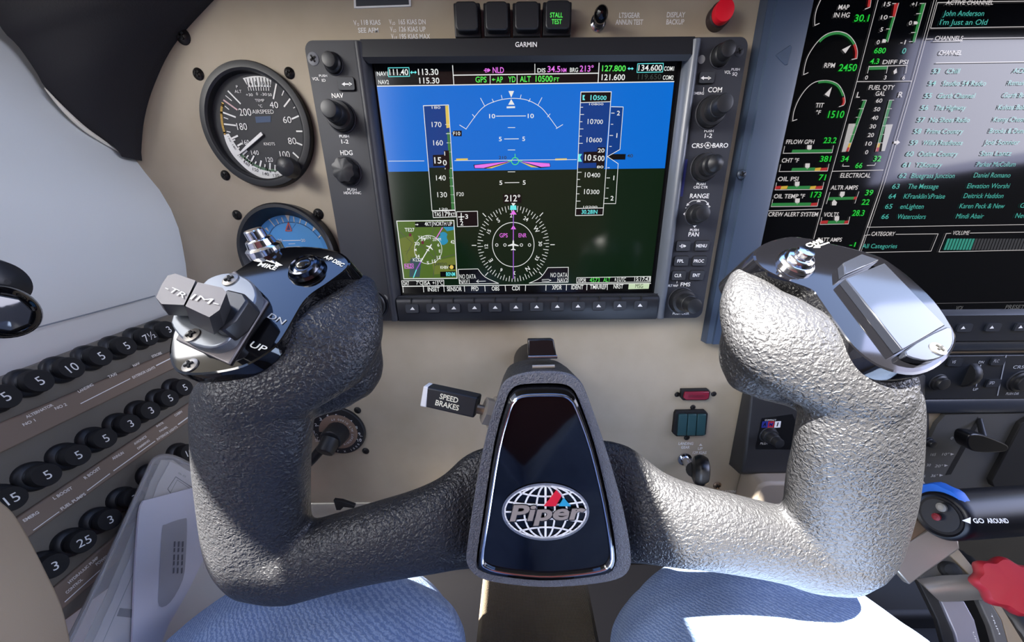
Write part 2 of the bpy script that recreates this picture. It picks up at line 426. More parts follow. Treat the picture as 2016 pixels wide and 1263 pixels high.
# ================================================================== row of square push buttons above the display
names = ['leftmost blank black square push button in the row above the display', 'second blank black square push button from the left above the display',
         'third blank black square push button, just left of the lit STALL TEST one', 'black square push button with green lit STALL TEST lettering']
bx = [(892, 947), (951, 1005), (1009, 1064), (1069, 1124)]
PB = YP(-0.004)
for i, (x0, x1) in enumerate(bx):
    c = PB.px((x0 + x1) / 2, 40)
    t = thing('push_button', names[i], 'button', c, 'square push buttons above the display')
    a0, a1 = PB.px(x0, 5 + (i == 3) * -2), PB.px(x1, 73 - i)
    P2 = YP(0); o_ = P2.coord
    xa, xb, zt, zb2 = a0.x, a1.x, a0.z, a1.z
    rim = [V((x, -0.004, z)) for x, z in ((xa, zb2), (xb, zb2), (xb, zt), (xa, zt))]
    MB().prism(rim, V((0, 0.009, 0)), M_BEZELD).build('housing', t, bevel=0.0008)
    g = 0.0015; cap_ = rrect(YP(-0.009), xa + g, zb2 + g, xb - g, zt - g, 0.0025)
    MB().prism(cap_, V((0, 0.006, 0)), mat('button face', (34, 36, 40), 0.42)).build('cap', t, bevel=0.0008, seg=3)
    if i == 3:
        b = MB(); gm = mat('green lit legend', (90, 245, 95), 0.5, emit=1.0); PQ = YP(-0.0093)
        b.text(PQ, 'STALL', 1083, 1108, 29.5, 9.5, gm, bold=0.008); b.text(PQ, 'TEST', 1086, 1106, 42.5, 9.5, gm, bold=0.008); b.build('legend', t)

# ================================================================== toggle switch and red button
c = PN.px(1177, 46)
t = thing('toggle_switch', 'chrome toggle switch with a black ball tip beside LTS/GEAR ANNUN TEST', 'switch', c)
MB().lathe(c, FR, [(0.0052, 0), (0.0052, 0.0015), (0.0042, 0.0018), (0.0042, 0.004), (0.003, 0.0055)], M_CHROME, 24).build('collar', t)
tip = YP(-0.020).px(1185, 24); base = c + FR * 0.003
MB().tube([base, base.lerp(tip, 0.55)], [0.0019, 0.0026], M_CHROME).build('stem', t)
b = MB(); dd = (tip - base).normalized()
b.lathe(base.lerp(tip, 0.40), dd, [(0.0028, 0), (0.0040, 0.003), (0.0046, 0.007), (0.0042, 0.0105), (0.0028, 0.0125), (0.0008, 0.0132)], M_GLOSS, 24); b.build('tip', t)
c = PN.px(1410, 38)
t = thing('push_button', 'round red push button beside the DISPLAY BACKUP lettering', 'button', c)
MB().lathe(c, FR, [(0.0072, 0), (0.0072, 0.006), (0.0066, 0.0068)], mat('dark brown collar', (48, 36, 38), 0.5), 32).build('collar', t)
MB().lathe(c + FR * 0.006, FR, [(0.0064, 0), (0.0064, 0.005), (0.0061, 0.0056), (0.004, 0.0059), (0.001, 0.006)], M_RED, 32).build('cap', t)

# ================================================================== airspeed indicator
t = thing('airspeed_indicator', 'round black airspeed indicator with white scales left of the display', 'instrument', PN.px(503, 243))
AS = YP(0.0); ctr = V((-0.1985, 0, 0.0402)); R0 = 0.0399
b = MB(); A = YP(0.0)
b.lathe(ctr + V((0, 0.004, 0)), FR, [(R0, 0), (R0, 0.004), (R0 - 0.0008, 0.0052), (R0 - 0.004, 0.0058), (0.0352, 0.0058), (0.0338, 0.0048), (0.0333, 0.001), (0.0333, 0.0004)], M_BLACK, 72, tip=False)
b.build('bezel', t)
DI = YP(0.0032)                                   # dial
cD = V((ctr.x, 0.0032, ctr.z))
b = MB(); M_DIAL = mat('dial black', (46, 47, 50), 0.7); M_TICK = mat('dial white', (226, 226, 222), 0.6)
b.disc(DI, cD, 0.0338, M_DIAL, seg=64)
M_YEL = mat('dial yellow', (204, 164, 72), 0.6); M_GRN = mat('dial green', (96, 130, 100), 0.6); M_DTXT = mat('dial dark text', (40, 40, 40), 0.7); M_PINK = mat('dial pink', (205, 170, 172), 0.6)
Q = lambda x, y: (380 + x / 4.512, 100 + y / 4.512)
def ln(pts, w_, m_, h=0.0002): b.line(DI, [Q(*p) for p in pts], w_, m_, h)
# arcs: yellow, white outer wedge, white arc at right, green
b.line(DI, [Q(*p) for p in smoothline([(263, 465), (252, 520), (252, 580), (262, 660), (283, 740)], 4)], 4.2, M_YEL, 0.0002)
outer = smoothline([(272, 742), (300, 830), (350, 920), (420, 1000), (500, 1070), (590, 1120), (680, 1145), (760, 1150), (805, 1140)], 4)
inner = smoothline([(812, 1112), (795, 1072), (720, 1066), (640, 1050), (560, 1012), (490, 960), (440, 918), (395, 860), (350, 790), (318, 735)], 4)
b.area(DI, [Q(*p) for p in outer + inner], M_TICK, 0.0002)
b.line(DI, [Q(*p) for p in smoothline([(945, 545), (975, 620), (998, 700), (1003, 790), (990, 900), (965, 975)], 4)], 2.6, M_TICK, 0.0002)
b.line(DI, [Q(*p) for p in smoothline([(430, 925), (500, 985), (580, 1030), (660, 1055), (735, 1062)], 4)], 4.6, M_GRN, 0.0003)
b.line(DI, [Q(*p) for p in [(808, 1112), (850, 1098), (880, 1088)]], 4.2, M_GRN, 0.0003)
for p in (((740, 292), (714, 424)), ((880, 402), (810, 494)), ((965, 566), (880, 604)), ((1000, 714), (920, 714)), ((998, 848), (922, 817)), ((962, 972), (890, 905)),
          ((312, 358), (420, 468)), ((273, 438), (390, 522)), ((270, 548), (376, 588)), ((278, 650), (378, 662))):
    ln(p, 2.7, M_PINK if p[0] == (273, 438) else M_TICK)
for p in (((812, 340), (790, 395)), ((928, 482), (893, 508)), ((978, 645), (962, 645)), ((1000, 783), (982, 783)), ((980, 925), (968, 905)), ((290, 398), (342, 442)), ((285, 492), (318, 520)), ((275, 592), (310, 605)), ((300, 715), (330, 722))):
    ln(p, 1.5, M_TICK)
for p in (((395, 755), (345, 778)), ((432, 822), (398, 842)), ((478, 888), (446, 918)), ((540, 935), (520, 975)), ((605, 978), (595, 1022)), ((684, 1000), (683, 1050)), ((768, 996), (780, 1065))):
    ln(p, 3.0, M_TICK, 0.0004)
for p in (((372, 790), (340, 800)), ((410, 860), (385, 875)), ((490, 930), (478, 945)), ((560, 985), (552, 1000)), ((640, 1010), (638, 1030)), ((725, 1018), (770, 1018)), ((728, 1018), (728, 1060))):
    ln(p, 2.2, M_TICK, 0.0004)
for p in (((415, 925), (440, 905)), ((465, 965), (450, 985)), ((535, 1000), (522, 1020)), ((605, 1032), (598, 1052)), ((643, 1030), (641, 1055)), ((685, 1060), (685, 1078)), ((728, 1065), (728, 1080)), ((775, 1068), (778, 1085))):
    ln(p, 1.2, M_DTXT, 0.0006)
def dt(s_, x, y, w_, h_, m_=M_TICK, rot=0): 
    x0, y0 = Q(x, y); d = w_ / 2 / 4.512
    b.text(DI, s_, x0 - d * math.cos(rot), x0 + d * math.cos(rot), y0 - d * math.sin(rot), h_ / 4.512, m_, 0.0004, yb=y0 + d * math.sin(rot))
for a_ in (('40', 718, 480, 75, 56), ('60', 836, 612, 74, 58), ('80', 880, 800, 72, 58), ('100', 815, 920, 88, 58), ('120', 678, 966, 62, 40), ('140', 550, 904, 66, 40),
           ('160', 468, 812, 62, 44), ('180', 434, 672, 90, 60), ('200', 462, 544, 108, 64), ('AIRSPEED', 620, 540, 192, 36), ('KNOTS', 678, 826, 98, 26), ('TEMP', 592, 440, 82, 24),
           ('°C', 598, 490, 32, 24), ('P', 390, 318, 16, 24), ('ALT', 400, 360, 62, 26), ('+30', 500, 390, 60, 24), ('0', 568, 382, 18, 24), ('-30', 628, 386, 56, 24), ('50', 682, 390, 34, 24)): dt(*a_)
for s_, x, y, r_ in (('190', 322, 782, 1.15), ('180', 366, 855, 1.0), ('170', 420, 940, .75), ('160', 478, 1002, .55), ('150', 555, 1056, .32), ('140', 645, 1092, .15), ('130', 738, 1106, -.02)):
    dt(s_, x, y, 54, 27, M_DTXT, r_)
win = smoothline([(442, 242), (520, 226), (600, 224), (698, 240)], 4)
b.area(DI, [Q(*p) for p in win + [(690, 322), (600, 318), (492, 322)]], M_TICK, 0.0002)
for s_, x in (('6', 510), ('8', 560), ('10', 618), ('12', 672)): dt(s_, x, 288, 22 if len(s_) == 1 else 34, 34, M_DTXT)
for i in range(8): ln(((470 + i * 29, 236 + abs(i - 4) * 3), (488 + i * 27, 318)), 1.2, M_DTXT, 0.0004)
for i in range(9): ln(((488 + i * 23, 322), (496 + i * 22, 352)), 1.3, M_TICK)
b.area(DI, [Q(*p) for p in ((552, 585), (690, 578), (692, 632), (560, 640))], mat('blue printed note', (58, 76, 104), 0.7), 0.0002)
b.build('dial', t)
nd = MB(); nl = DI.off(0.0016)
nd.prism([nl.px(*Q(*p)) for p in ((602, 720), (620, 745), (505, 845), (405, 925), (398, 918), (480, 828))], V((0, 0.0006, 0)), M_TICK); nd.build('needle', t)
kc = YP(-0.0018).px(577, 332)
MB().lathe(kc, FR, [(0.005, 0), (0.0068, 0.0015), (0.0072, 0.006), (0.0066, 0.0105), (0.004, 0.0122), (0.001, 0.0126)], M_KNOB, 32, (10, 0.03)).build('knob', t)

# ================================================================== attitude indicator
Q2 = lambda x, y: (440 + x / 7.015, 380 + y / 7.015)
cA = V(YP(0.0).px(*Q2(895, 720))); 
l_ = YP(0).px(*Q2(180, 640)); tp = YP(0).px(*Q2(760, 126)); cA = V((0, 0, 0))
def circ3(p):
    (ax, az), (bx_, bz), (cx_, cz) = [(q.x, q.z) for q in p]
    d = 2 * (ax * (bz - cz) + bx_ * (cz - az) + cx_ * (az - bz))
    ux = ((ax**2 + az**2) * (bz - cz) + (bx_**2 + bz**2) * (cz - az) + (cx_**2 + cz**2) * (az - bz)) / d
    uz = ((ax**2 + az**2) * (cx_ - bx_) + (bx_**2 + bz**2) * (ax - cx_) + (cx_**2 + cz**2) * (bx_ - ax)) / d
    return V((ux, 0, uz)), math.hypot(ax - ux, az - uz)
cA, rA = circ3([YP(-0.006).px(*Q2(*p)) for p in ((180, 640), (720, 128), (1520, 790))])
t = thing('attitude_indicator', 'round standby attitude indicator with a blue sky dial, half hidden by the left handgrip', 'instrument', cA)
b = MB(); b.lathe(cA + V((0, 0.004, 0)), FR, [(rA, 0), (rA, 0.010), (rA - 0.0012, 0.0116), (rA - 0.0034, 0.0116), (rA - 0.0040, 0.0105), (rA - 0.0085, 0.001), (rA - 0.0085, 0.0005)], M_BLACK, 72, tip=False); b.build('bezel', t)
DJ = YP(0.0034); cJ = V((cA.x, 0.0034, cA.z))
M_SKYD = mat('dial sky blue', (66, 140, 204), 0.6); M_SKYL = mat('dial light blue', (78, 152, 212), 0.6); M_SKYK = mat('dial dark blue', (36, 88, 140), 0.6); M_ORG = mat('orange marker', (222, 88, 52), 0.6); M_TAN = mat('dial cream', (206, 200, 188), 0.6)
b = MB(); b.disc(DJ, cJ, rA - 0.007, M_SKYD)
ln2 = lambda pts, w_, m_, h=0.0002: b.line(DJ, [Q2(*p) for p in pts], w_, m_, h)
ar = smoothline([(620, 590), (680, 490), (770, 425), (900, 402), (1040, 415), (1160, 470), (1260, 550), (1330, 630)], 4)
ln2(ar, 1.6, M_SKYK)
b.area(DJ, [Q2(*p) for p in ar + [(1400, 800), (640, 800)]], M_SKYL, 0.0001)
b.area(DJ, [Q2(*p) for p in ((820, 248), (918, 248), (900, 395))], M_TAN, 0.0003)
for p in (((612, 340), (708, 458)), ((728, 362), (762, 422)), ((802, 338), (830, 402)), ((968, 330), (976, 400)), ((1062, 358), (1048, 420)), ((1155, 378), (1125, 452)), ((1350, 575), (1308, 615))): ln2(p, 1.8, M_TAN)
for p in (((565, 490), (600, 472), (632, 532)), ((1238, 465), (1278, 492), (1228, 528))): b.area(DJ, [Q2(*q_) for q_ in p], M_TAN, 0.0003)
b.line(DJ, [Q2(*p) for p in ((895, 405), (940, 520), (858, 520))], 1.6, M_ORG, 0.0005, True)
b.area(DJ, [Q2(*p) for p in ((895, 440), (920, 505), (872, 505))], mat('dial deep purple', (84, 48, 92), 0.6), 0.0004)
ln2(((780, 405), (855, 480)), 1.2, M_SKYL, 0.0004); ln2(((1000, 405), (945, 480)), 1.2, M_SKYL, 0.0004)
ln2(((820, 655), (1065, 650)), 1.2, M_TICK); ln2(((900, 700), (988, 697)), 1.0, M_TICK); ln2(((870, 745), (1050, 738)), 1.2, M_TICK)
for s_, x in (('20', 778), ('20', 1100)): b.text(DJ, s_, Q2(x - 28, 0)[0], Q2(x + 28, 0)[0], Q2(0, 652)[1], 5.5, M_TICK, 0.0003)
b.disc(DJ, cJ - V((0, 0, 0.012)), 0.02, mat('dial brown', (96, 74, 58), 0.7), 0.0001, a0=PI / 2, a1=1.5 * PI)
b.build('dial', t)

# ================================================================== cabin pressure selector
cC, rC = V((-0.18632, 0.002, -0.21573)), 0.0257
t = thing('pressure_selector', 'round black and brown dial marked in thousands of feet below the left handgrip', 'selector', cC)
b = MB(); b.lathe(cC + V((0, 0.002, 0)), FR, [(rC, 0), (rC, 0.0022), (rC - 0.001, 0.003)], M_BLACK, 64); 
PC = YP(cC.y - 0.0012); cF = V((cC.x, PC.o.y, cC.z))
Q3 = lambda x, y: (590 + x / 9.02, 780 + y / 9.02)
for s_, x, y in (('1', 258, 632), ('2', 285, 502), ('3', 370, 402), ('4', 494, 340), ('5', 650, 338), ('6', 798, 376), ('7', 918, 448), ('8', 1008, 552), ('9', 1058, 664), ('10', 1062, 776), ('SL', 310, 776)):
    x0, y0 = Q3(x, y); d = 2.2 if len(s_) == 1 else 3.8
    b.text(PC, s_, x0 - d, x0 + d, y0, 5.6, M_WHITE, 0.0002, bold=0.01)
for p in (((515, 365), (522, 390)), ((652, 365), (652, 390)), ((790, 395), (776, 425)), ((900, 470), (882, 490)), ((978, 562), (955, 575)), ((1020, 664), (998, 662)), ((1015, 760), (990, 752)), ((395, 418), (412, 440)), ((310, 515), (340, 520))):
    b.line(PC, [Q3(*p[0]), Q3(*p[1])], 1.2, M_WHITE, 0.0002)
def arctext(mb, s_, c_, r_, a_mid, step, h_, m_, pl_, inward=False):
    n_ = len(s_)
    for i, ch in enumerate(s_):
        if ch == ' ': continue
        a = a_mid + (i - (n_ - 1) / 2) * step
        e_r = pl_.ux * math.sin(a) + pl_.uy * math.cos(a)
        uy_ = -e_r if inward else e_r; ux_ = uy_.cross(pl_.n)
        mb.text3(ch, c_ + e_r * r_, ux_, uy_, h_, None, m_)
arctext(b, 'CABIN ALT X 1000 FT', cF + FR * 0.0003, rC * 0.88, math.radians(183), -0.155, 0.0022, M_WHITE, PC, True)
b.build('outer_dial', t)
b = MB(); M_BRN = mat('brown dial disc', (136, 112, 94), 0.5)
b.lathe(cF + V((0, 0.0004, 0)), FR, [(rC * 0.725, 0), (rC * 0.725, 0.0012)], M_BRN, 48)
arctext(b, 'AIRCRAFT ALT X1000 FT', cF + FR * 0.0011, rC * 0.56, math.radians(75), -0.155, 0.0022, M_WHITE, PC, True)
b.area(PC, [Q3(*p) for p in ((335, 630), (395, 630), (420, 720), (370, 720))], M_BLACKM, 0.001)
b.build('brown_dial', t)
b = MB(); b.lathe(cF + FR * 0.001, FR, [(0.0115, 0), (0.0108, 0.014), (0.0102, 0.016), (0.0095, 0.0165)], M_KNOB, 40, (24, 0.04)); b.build('knob', t)
k0 = YP(-0.016).px(650, 869); k1 = YP(-0.018).px(614, 905)
b = MB(); b.lathe(cF + FR * 0.015, (k0 - cF - FR * 0.015), [(0.0085, 0), (0.008, 0.012), (0.0072, 0.0135), (0.0045, 0.0138)], M_BLACK, 32)
b.tube([k0 + V((-0.003, 0.004, 0)), k1, k1 + (k1 - k0) * 0.35], [0.005, 0.0042, 0.004], M_BLACK, 14)
b.build('crank', t)

# ================================================================== gear lights, gear lever
t = thing('warning_light', 'dim red warning light with two screws above the three green lenses', 'light', PN.px(1370, 777))
P4 = YP(0.0)
MB().prism([P4.px(x, y) for x, y in ((1342, 767), (1395, 766), (1399, 772), (1396, 785), (1390, 788), (1345, 788), (1341, 783))], V((0, 0.005, 0)), M_BLACKM).build('housing', t, bevel=0.0006)
MB().prism([YP(-0.002).px(x, y) for x, y in ((1349, 772), (1397, 771), (1396, 783), (1390, 787), (1351, 787), (1346, 783))], V((0, 0.003, 0)), mat('dim red lens', (128, 32, 52), 0.25)).build('lens', t, bevel=0.0006)
b = MB(); b.text(YP(-0.0022), 'UNSAFE', 1355, 1388, 779.5, 5, mat('red legend', (84, 14, 32), 0.5)); b.build('legend', t)
t = thing('gear_light_cluster', 'black block of three dark green vertical lenses above LANDING GEAR', 'light', PN.px(1360, 833))
MB().prism([P4.px(x, y) for x, y in ((1332, 809), (1389, 808), (1394, 814), (1390, 855), (1384, 858), (1332, 859), (1325, 853), (1329, 815))], V((0, 0.005, 0)), M_BLACKM).build('housing', t, bevel=0.0006)
for i in range(3):
    x = 1337 + i * 18.5
    MB().prism([YP(-0.002).px(*p) for p in ((x, 816), (x + 17, 815.5), (x + 14, 857), (x - 3, 857.5))], V((0, 0.003, 0)), mat('dark green lens', (42, 74, 78), 0.3)).build('lens', t, bevel=0.0006)
c = PN.px(1347, 902)
t = thing('landing_gear_lever', 'black wheel shaped landing gear lever on a chrome stem', 'lever', c)
MB().lathe(c, FR, [(0.007, 0), (0.007, 0.002), (0.0045, 0.0025), (0.0042, 0.018)], M_CHROME, 24).build('stem', t)
wc = YP(-0.030).px(1378, 925); axw = V((1, -0.35, 0.1)).normalized()
b = MB(); b.lathe(wc - axw * 0.006, axw, [(0.008, -0.001), (0.0125, 0.001), (0.0142, 0.004), (0.0146, 0.006), (0.0142, 0.009), (0.012, 0.0125), (0.008, 0.0138), (0.002, 0.0142)], mat('lever wheel black', (12, 13, 16), 0.3), 40)
b.build('wheel_knob', t)
b = MB(); b.tube([c + FR * 0.016, c + FR * 0.024 + V((0.004, 0, -0.001)), wc - axw * 0.005], [0.0052, 0.0062, 0.0075], M_BLACK, 16); b.build('arm', t)
# ================================================================== primary flight display
def knob(parent, name, pl, base, rb, steps, top=None, scal=None, ring=True, m=None):
    """rb: base radius in px; steps: (relative radius, height mm) from the panel out; top: pixel of the tip centre"""
    c = pl.px(*base); r = (pl.px(base[0] + rb, base[1]) - c).length
    H = steps[-1][1]; k_ = 1.0
    if top: k_ = max(0.006, axis_point(c, FR, *top)) * 1000 / H
    b = MB()
    if ring: b.lathe(c, FR, [(r * 1.12, 0), (r * 1.12, 0.0006), (r * 1.04, 0.0009), (r * 1.0, 0.0002)], M_BEZEL, 36)
    b.lathe(c + FR * 0.0003, FR, [(r * q, h * k_ / 1000) for q, h in steps], m or M_KNOB, 40, scal)
    return b.build(name, parent)
DUAL = [(1, 0), (1, 5), (0.94, 6), (0.74, 6.4), (0.74, 7), (0.72, 12.4), (0.66, 13.6), (0.62, 13.8), (0.61, 20), (0.56, 21.2), (0.45, 21.5), (0.05, 21.6)]
SNGL = [(1, 0), (0.98, 5), (0.86, 6.5), (0.8, 7), (0.78, 13), (0.72, 14.4), (0.5, 15), (0.05, 15.1)]
def key(parent, pl, c, wpx, hpx, m=None, depth=0.0016, name='key', r=0.0012):
    a = pl.px(c[0] - wpx / 2, c[1]); b_ = pl.px(c[0] + wpx / 2, c[1]); u = pl.px(c[0], c[1] - hpx / 2); d = pl.px(c[0], c[1] + hpx / 2)
    ca = pl.coord(a); cb = pl.coord(b_); cu = pl.coord(u); cd_ = pl.coord(d)
    b = MB(); g = 0.0007
    b.prism(rrect(pl.off(0.0001), ca[0] - g, cd_[1] - g, cb[0] + g, cu[1] + g, r + g), -pl.n * 0.0004, M_BLACKM)
    o1 = rrect(pl.off(depth), ca[0], cd_[1], cb[0], cu[1], r); b.prism(o1, -pl.n * (depth + 0.0003), m or M_KEY)
    return b, name
FB = YP(-0.006)
pfd = thing('flight_display', 'left flight display with blue sky and dark green ground inside a grey black bezel', 'display', (0, -0.002, -0.105))
X0, X1, Z0, Z1 = -0.1535, 0.1555, -0.1055, 0.0915
FB_ = lambda x, z, y=-0.006: V((x, y, z))
cs = [FB.px(598, 83), FB.px(1475, 66), FB.px(1385, 624), FB.px(692, 634)]
X0 = (cs[0].x + cs[3].x) / 2; X1 = (cs[1].x + cs[2].x) / 2; Z1 = (cs[0].z + cs[1].z) / 2; Z0 = (cs[2].z + cs[3].z) / 2
SX0, SX1, SZ1, SZ0 = -0.1095, 0.1115, 0.0795, -0.083   # opening around the glass
P6 = YP(-0.006)
ob = rrect(P6, X0, Z0, X1, Z1, 0.006, 6); ib = rrect(P6, SX0, SZ0, SX1, SZ1, 0.002, 6)
b = MB(); n = len(ob)
b.rings([[p + V((0, 0.0095, 0)) for p in ob], [p + V((0, 0.0012, 0)) for p in ob], [p + (V((0, -0.0001, p.z * 0)) - V((p.x - 0.001, 0, p.z + 0.007)).normalized() * 0.0008) for p in ob], ib, [p + V((0, 0.008, 0)) for p in ib]], M_BEZEL, False, False)
b.build('bezel', pfd, sharp=25)
# upper and lower rails and the two side ridges
b = MB(); gx0 = P6.px(712, 82).x; gx1 = P6.px(1366, 70).x
zt, zs = Z1 - 0.0004, 0.0795
for (za, zb_, ya, yb_) in ((zt, zt - 0.0105, -0.0086, -0.0096),):
    b.rings([[V((x, y, z)) for x, y, z in ((gx0, -0.005, za), (gx0, ya, za - 0.0006), (gx0, yb_, zb_), (gx0 + 0.003, -0.0072, zb_ - 0.0028), (gx0 + 0.004, -0.001, zs - 0.002))],
             [V((x, y, z)) for x, y, z in ((gx1, -0.005, za), (gx1, ya, za - 0.0006), (gx1, yb_, zb_), (gx1 - 0.003, -0.0072, zb_ - 0.0028), (gx1 - 0.004, -0.001, zs - 0.002))]], M_BEZELD, False, False, True, False)
b.build('top_rail', pfd)
b = MB(); gl = P6.px(784, 600).x; gr = P6.px(1293, 595).x; zt2 = P6.px(1030, 583).z; zb2 = Z0
b.rings([[V((x, y, z)) for y, z in ((-0.001, zt2 + 0.0005), (-0.0075, zt2), (-0.0094, zt2 - 0.0018), (-0.0098, zt2 - 0.004), (-0.0092, zb2 + 0.0008), (-0.0085, zb2 + 0.0001), (-0.003, zb2))] for x in (gl, gr)], M_BEZELD, True, True, True, False)
for i in range(12):
    x = P6.px(812 + i * 40.7, 595).x; b.box(V((x, -0.0092, zt2 - 0.0022)), V((0.0004, 0, 0)), V((0, 0.0012, 0)), V((0, 0, 0.0022)), M_BLACKM)
b.build('softkey_rail', pfd, sharp=50)
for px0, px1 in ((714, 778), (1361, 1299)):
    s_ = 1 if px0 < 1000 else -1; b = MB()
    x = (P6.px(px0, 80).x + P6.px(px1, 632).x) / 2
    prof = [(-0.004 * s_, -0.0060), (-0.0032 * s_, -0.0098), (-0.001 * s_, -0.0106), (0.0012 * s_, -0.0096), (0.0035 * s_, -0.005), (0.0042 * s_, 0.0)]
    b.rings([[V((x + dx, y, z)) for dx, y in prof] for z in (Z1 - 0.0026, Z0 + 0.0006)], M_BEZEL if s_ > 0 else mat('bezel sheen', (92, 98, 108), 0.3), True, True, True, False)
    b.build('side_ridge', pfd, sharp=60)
MB().add([V((x, 0.0006, z)) for x, z in ((SX0, SZ0), (SX1, SZ0), (SX1, SZ1), (SX0, SZ1))], [(0, 1, 2, 3)], mat('screen border', (6, 7, 10), 0.2)).build('screen_border', pfd)

# ---- the picture on the glass
b = MB(); G = YP(0.0)
SW = mat('screen white', (236, 238, 236), 0.15, emit=1.0); SB = mat('screen black', (4, 5, 8), 0.12, emit=0.3); SSKY = mat('screen sky', (0, 112, 218), 0.15, emit=0.95)
SGR = mat('screen ground', (4, 30, 8), 0.12, emit=0.9, vary=None); SGREEN = mat('screen green', (92, 240, 92), 0.15, emit=1.0); SMAG = mat('screen magenta', (236, 120, 238), 0.15, emit=1.0)
SCY = mat('screen cyan', (110, 236, 236), 0.15, emit=1.0); STAPE = mat('screen tape blue', (0, 62, 142), 0.15, emit=0.9); SNAVY = mat('screen navy', (12, 30, 92), 0.15, emit=0.8)
SYEL = mat('screen yellow', (226, 196, 92), 0.15, emit=1.0); SDG = mat('screen dim', (58, 66, 62), 0.15, emit=0.8); SMAP = mat('map green', (84, 112, 40), 0.15, emit=0.9); SMAP2 = mat('map olive', (112, 124, 52), 0.15, emit=0.9); SLAKE = mat('map lake', (44, 142, 180), 0.15, emit=1.0); SROAD = mat('map road', (90, 92, 78), 0.15, emit=0.9); SMSG = mat('message key', (200, 220, 184), 0.15, emit=1.0); SPUR = mat('course violet', (150, 90, 200), 0.15, emit=1.0); SBAND = mat('tape green band', (62, 128, 70), 0.15, emit=0.9)
h = [0.0]
def L(i): h[0] = 0.00008 * i
a = lambda pts, m_: b.area(G, pts, m_, h[0])
l = lambda pts, w_, m_=SW, c=False: b.line(G, pts, w_, m_, h[0], c)
t = lambda s_, xa, xb, y, hp, m_=SW, **k_: b.text(G, s_, xa, xb, y, hp, m_, h[0], **{'bold': 0.012, **k_})
L(0); a([(735, 117), (1334, 112), (1277, 573), (793, 577)], SB)
L(1); a([(742, 169.5), (1327, 160.5), (1309, 331), (765, 338)], SSKY); a([(765, 338), (1309, 331), (1281, 560), (792, 562)], SGR)
a([(738, 119), (890, 117), (893, 167), (743, 169)], SNAVY) if False else None
L(2); t('NAV1', 742, 763, 145, 8.5); l([(764, 133.5), (805, 133), (806.5, 150), (765, 151)], 1.1, SCY, True); t('111.40', 766.5, 803.5, 142, 12)
l([(810, 142.5), (818, 142.3)], 1.6, SCY); a([(807.5, 142.5), (811, 139), (811, 146)], SCY); a([(820.5, 142.3), (817, 139), (817, 145.6)], SCY)
t('113.30', 823, 863, 141.5, 12); t('NAV2', 745, 765.5, 161.5, 8.5); t('115.30', 825.5, 865, 158.5, 11.5)
l([(891, 129), (893.5, 166.5)], 1.6); l([(892.5, 148), (1178, 144)], 1.6); l([(743, 169.5), (1327, 160.5)], 1.6)
l([(953, 138.5), (964, 138)], 1.4, SMAG); a([(966, 138), (961, 134), (961, 142)], SMAG); t('D', 955, 961, 138.5, 8, SMAG)
t('NLD', 970, 992, 138, 11.5, SMAG); l([(1053, 126), (1053, 145)], 1.3); t('DIS', 1058, 1074, 138.5, 8.5); t('34.5', 1078, 1103, 136, 12, SMAG); t('NM', 1105, 1115, 138, 8, SMAG); t('BRG', 1122, 1138, 137.5, 8.5); t('213°', 1141.5, 1168.5, 135, 12, SMAG)
l([(1179.5, 124), (1177.5, 161.5)], 1.6)
t('GPS', 936, 958, 156.5, 11.5, SGREEN); l([(965, 149), (965, 165)], 1.2); l([(969, 156.5), (975, 156.5)], 1.3, SGREEN); a([(968, 156.5), (972, 153.5), (972, 159.5)], SGREEN); t('AP', 977, 990, 156.5, 11.5, SGREEN); t('YD', 1000.5, 1015, 156, 11.5, SGREEN); l([(1018, 148), (1018, 164)], 1.2)
t('ALT', 1023.5, 1045, 155.5, 11.5, SGREEN); t('10500', 1054.5, 1088, 155, 12, SGREEN); t('FT', 1090.5, 1101, 156.5, 8, SGREEN)
t('127.800', 1185.5, 1232, 134.5, 11.5, SGREEN); l([(1238, 135), (1245, 135)], 1.5, SCY); a([(1235.5, 135), (1239, 132), (1239, 138)], SCY); a([(1247.5, 135), (1244, 132), (1244, 138)], SCY)
l([(1255.5, 125.5), (1306, 124.5), (1304.5, 141.5), (1254, 142.5)], 1.1, SCY, True); t('134.600', 1257, 1303.5, 133.5, 11.5); t('COM1', 1307.5, 1327, 135, 8.5); t('121.600', 1184.5, 1230.5, 152, 11.5); t('119.650', 1256, 1302, 151, 10.5, SDG); t('COM2', 1305, 1326, 152.5, 8.5)
# attitude scale
arc = smoothline([(918, 253), (947, 215), (973, 200), (1006.5, 193.5), (1038, 197), (1063, 210), (1078, 226), (1097, 252)], 6)
l(arc, 1.0)
for p in (((918, 254), (905, 246)), ((930, 225), (935, 231)), ((946, 193), (954, 208)), ((969, 195), (972, 201)), ((987, 187.5), (988.5, 194))):
    l(p, 1.1); l([(2013 - x, y - 1) for x, y in p], 1.1)
a([(1001, 179), (1012, 179), (1006.5, 192)], SW); a([(1006.5, 195), (1013, 206), (1000.5, 206)], SW); a([(997.5, 209.5), (1014, 209), (1014, 212.5), (997.5, 213)], SW)
for y, xs, s_ in ((228.5, (977, 1035), '10'), (273.5, (993, 1021), '5'), (359.5, (994, 1022), '5')):
    l([(xs[0], y), (xs[1], y - 0.4)], 1.2); d = 6 if s_ == '10' else 3
    t(s_, xs[0] - 8 - d, xs[0] - 8 + d, y, 8.5); t(s_, xs[1] + 10 - d, xs[1] + 10 + d, y - .4, 8.5)
for y in (251, 295, 338): l([(1000, y), (1014, y)], 1.0)
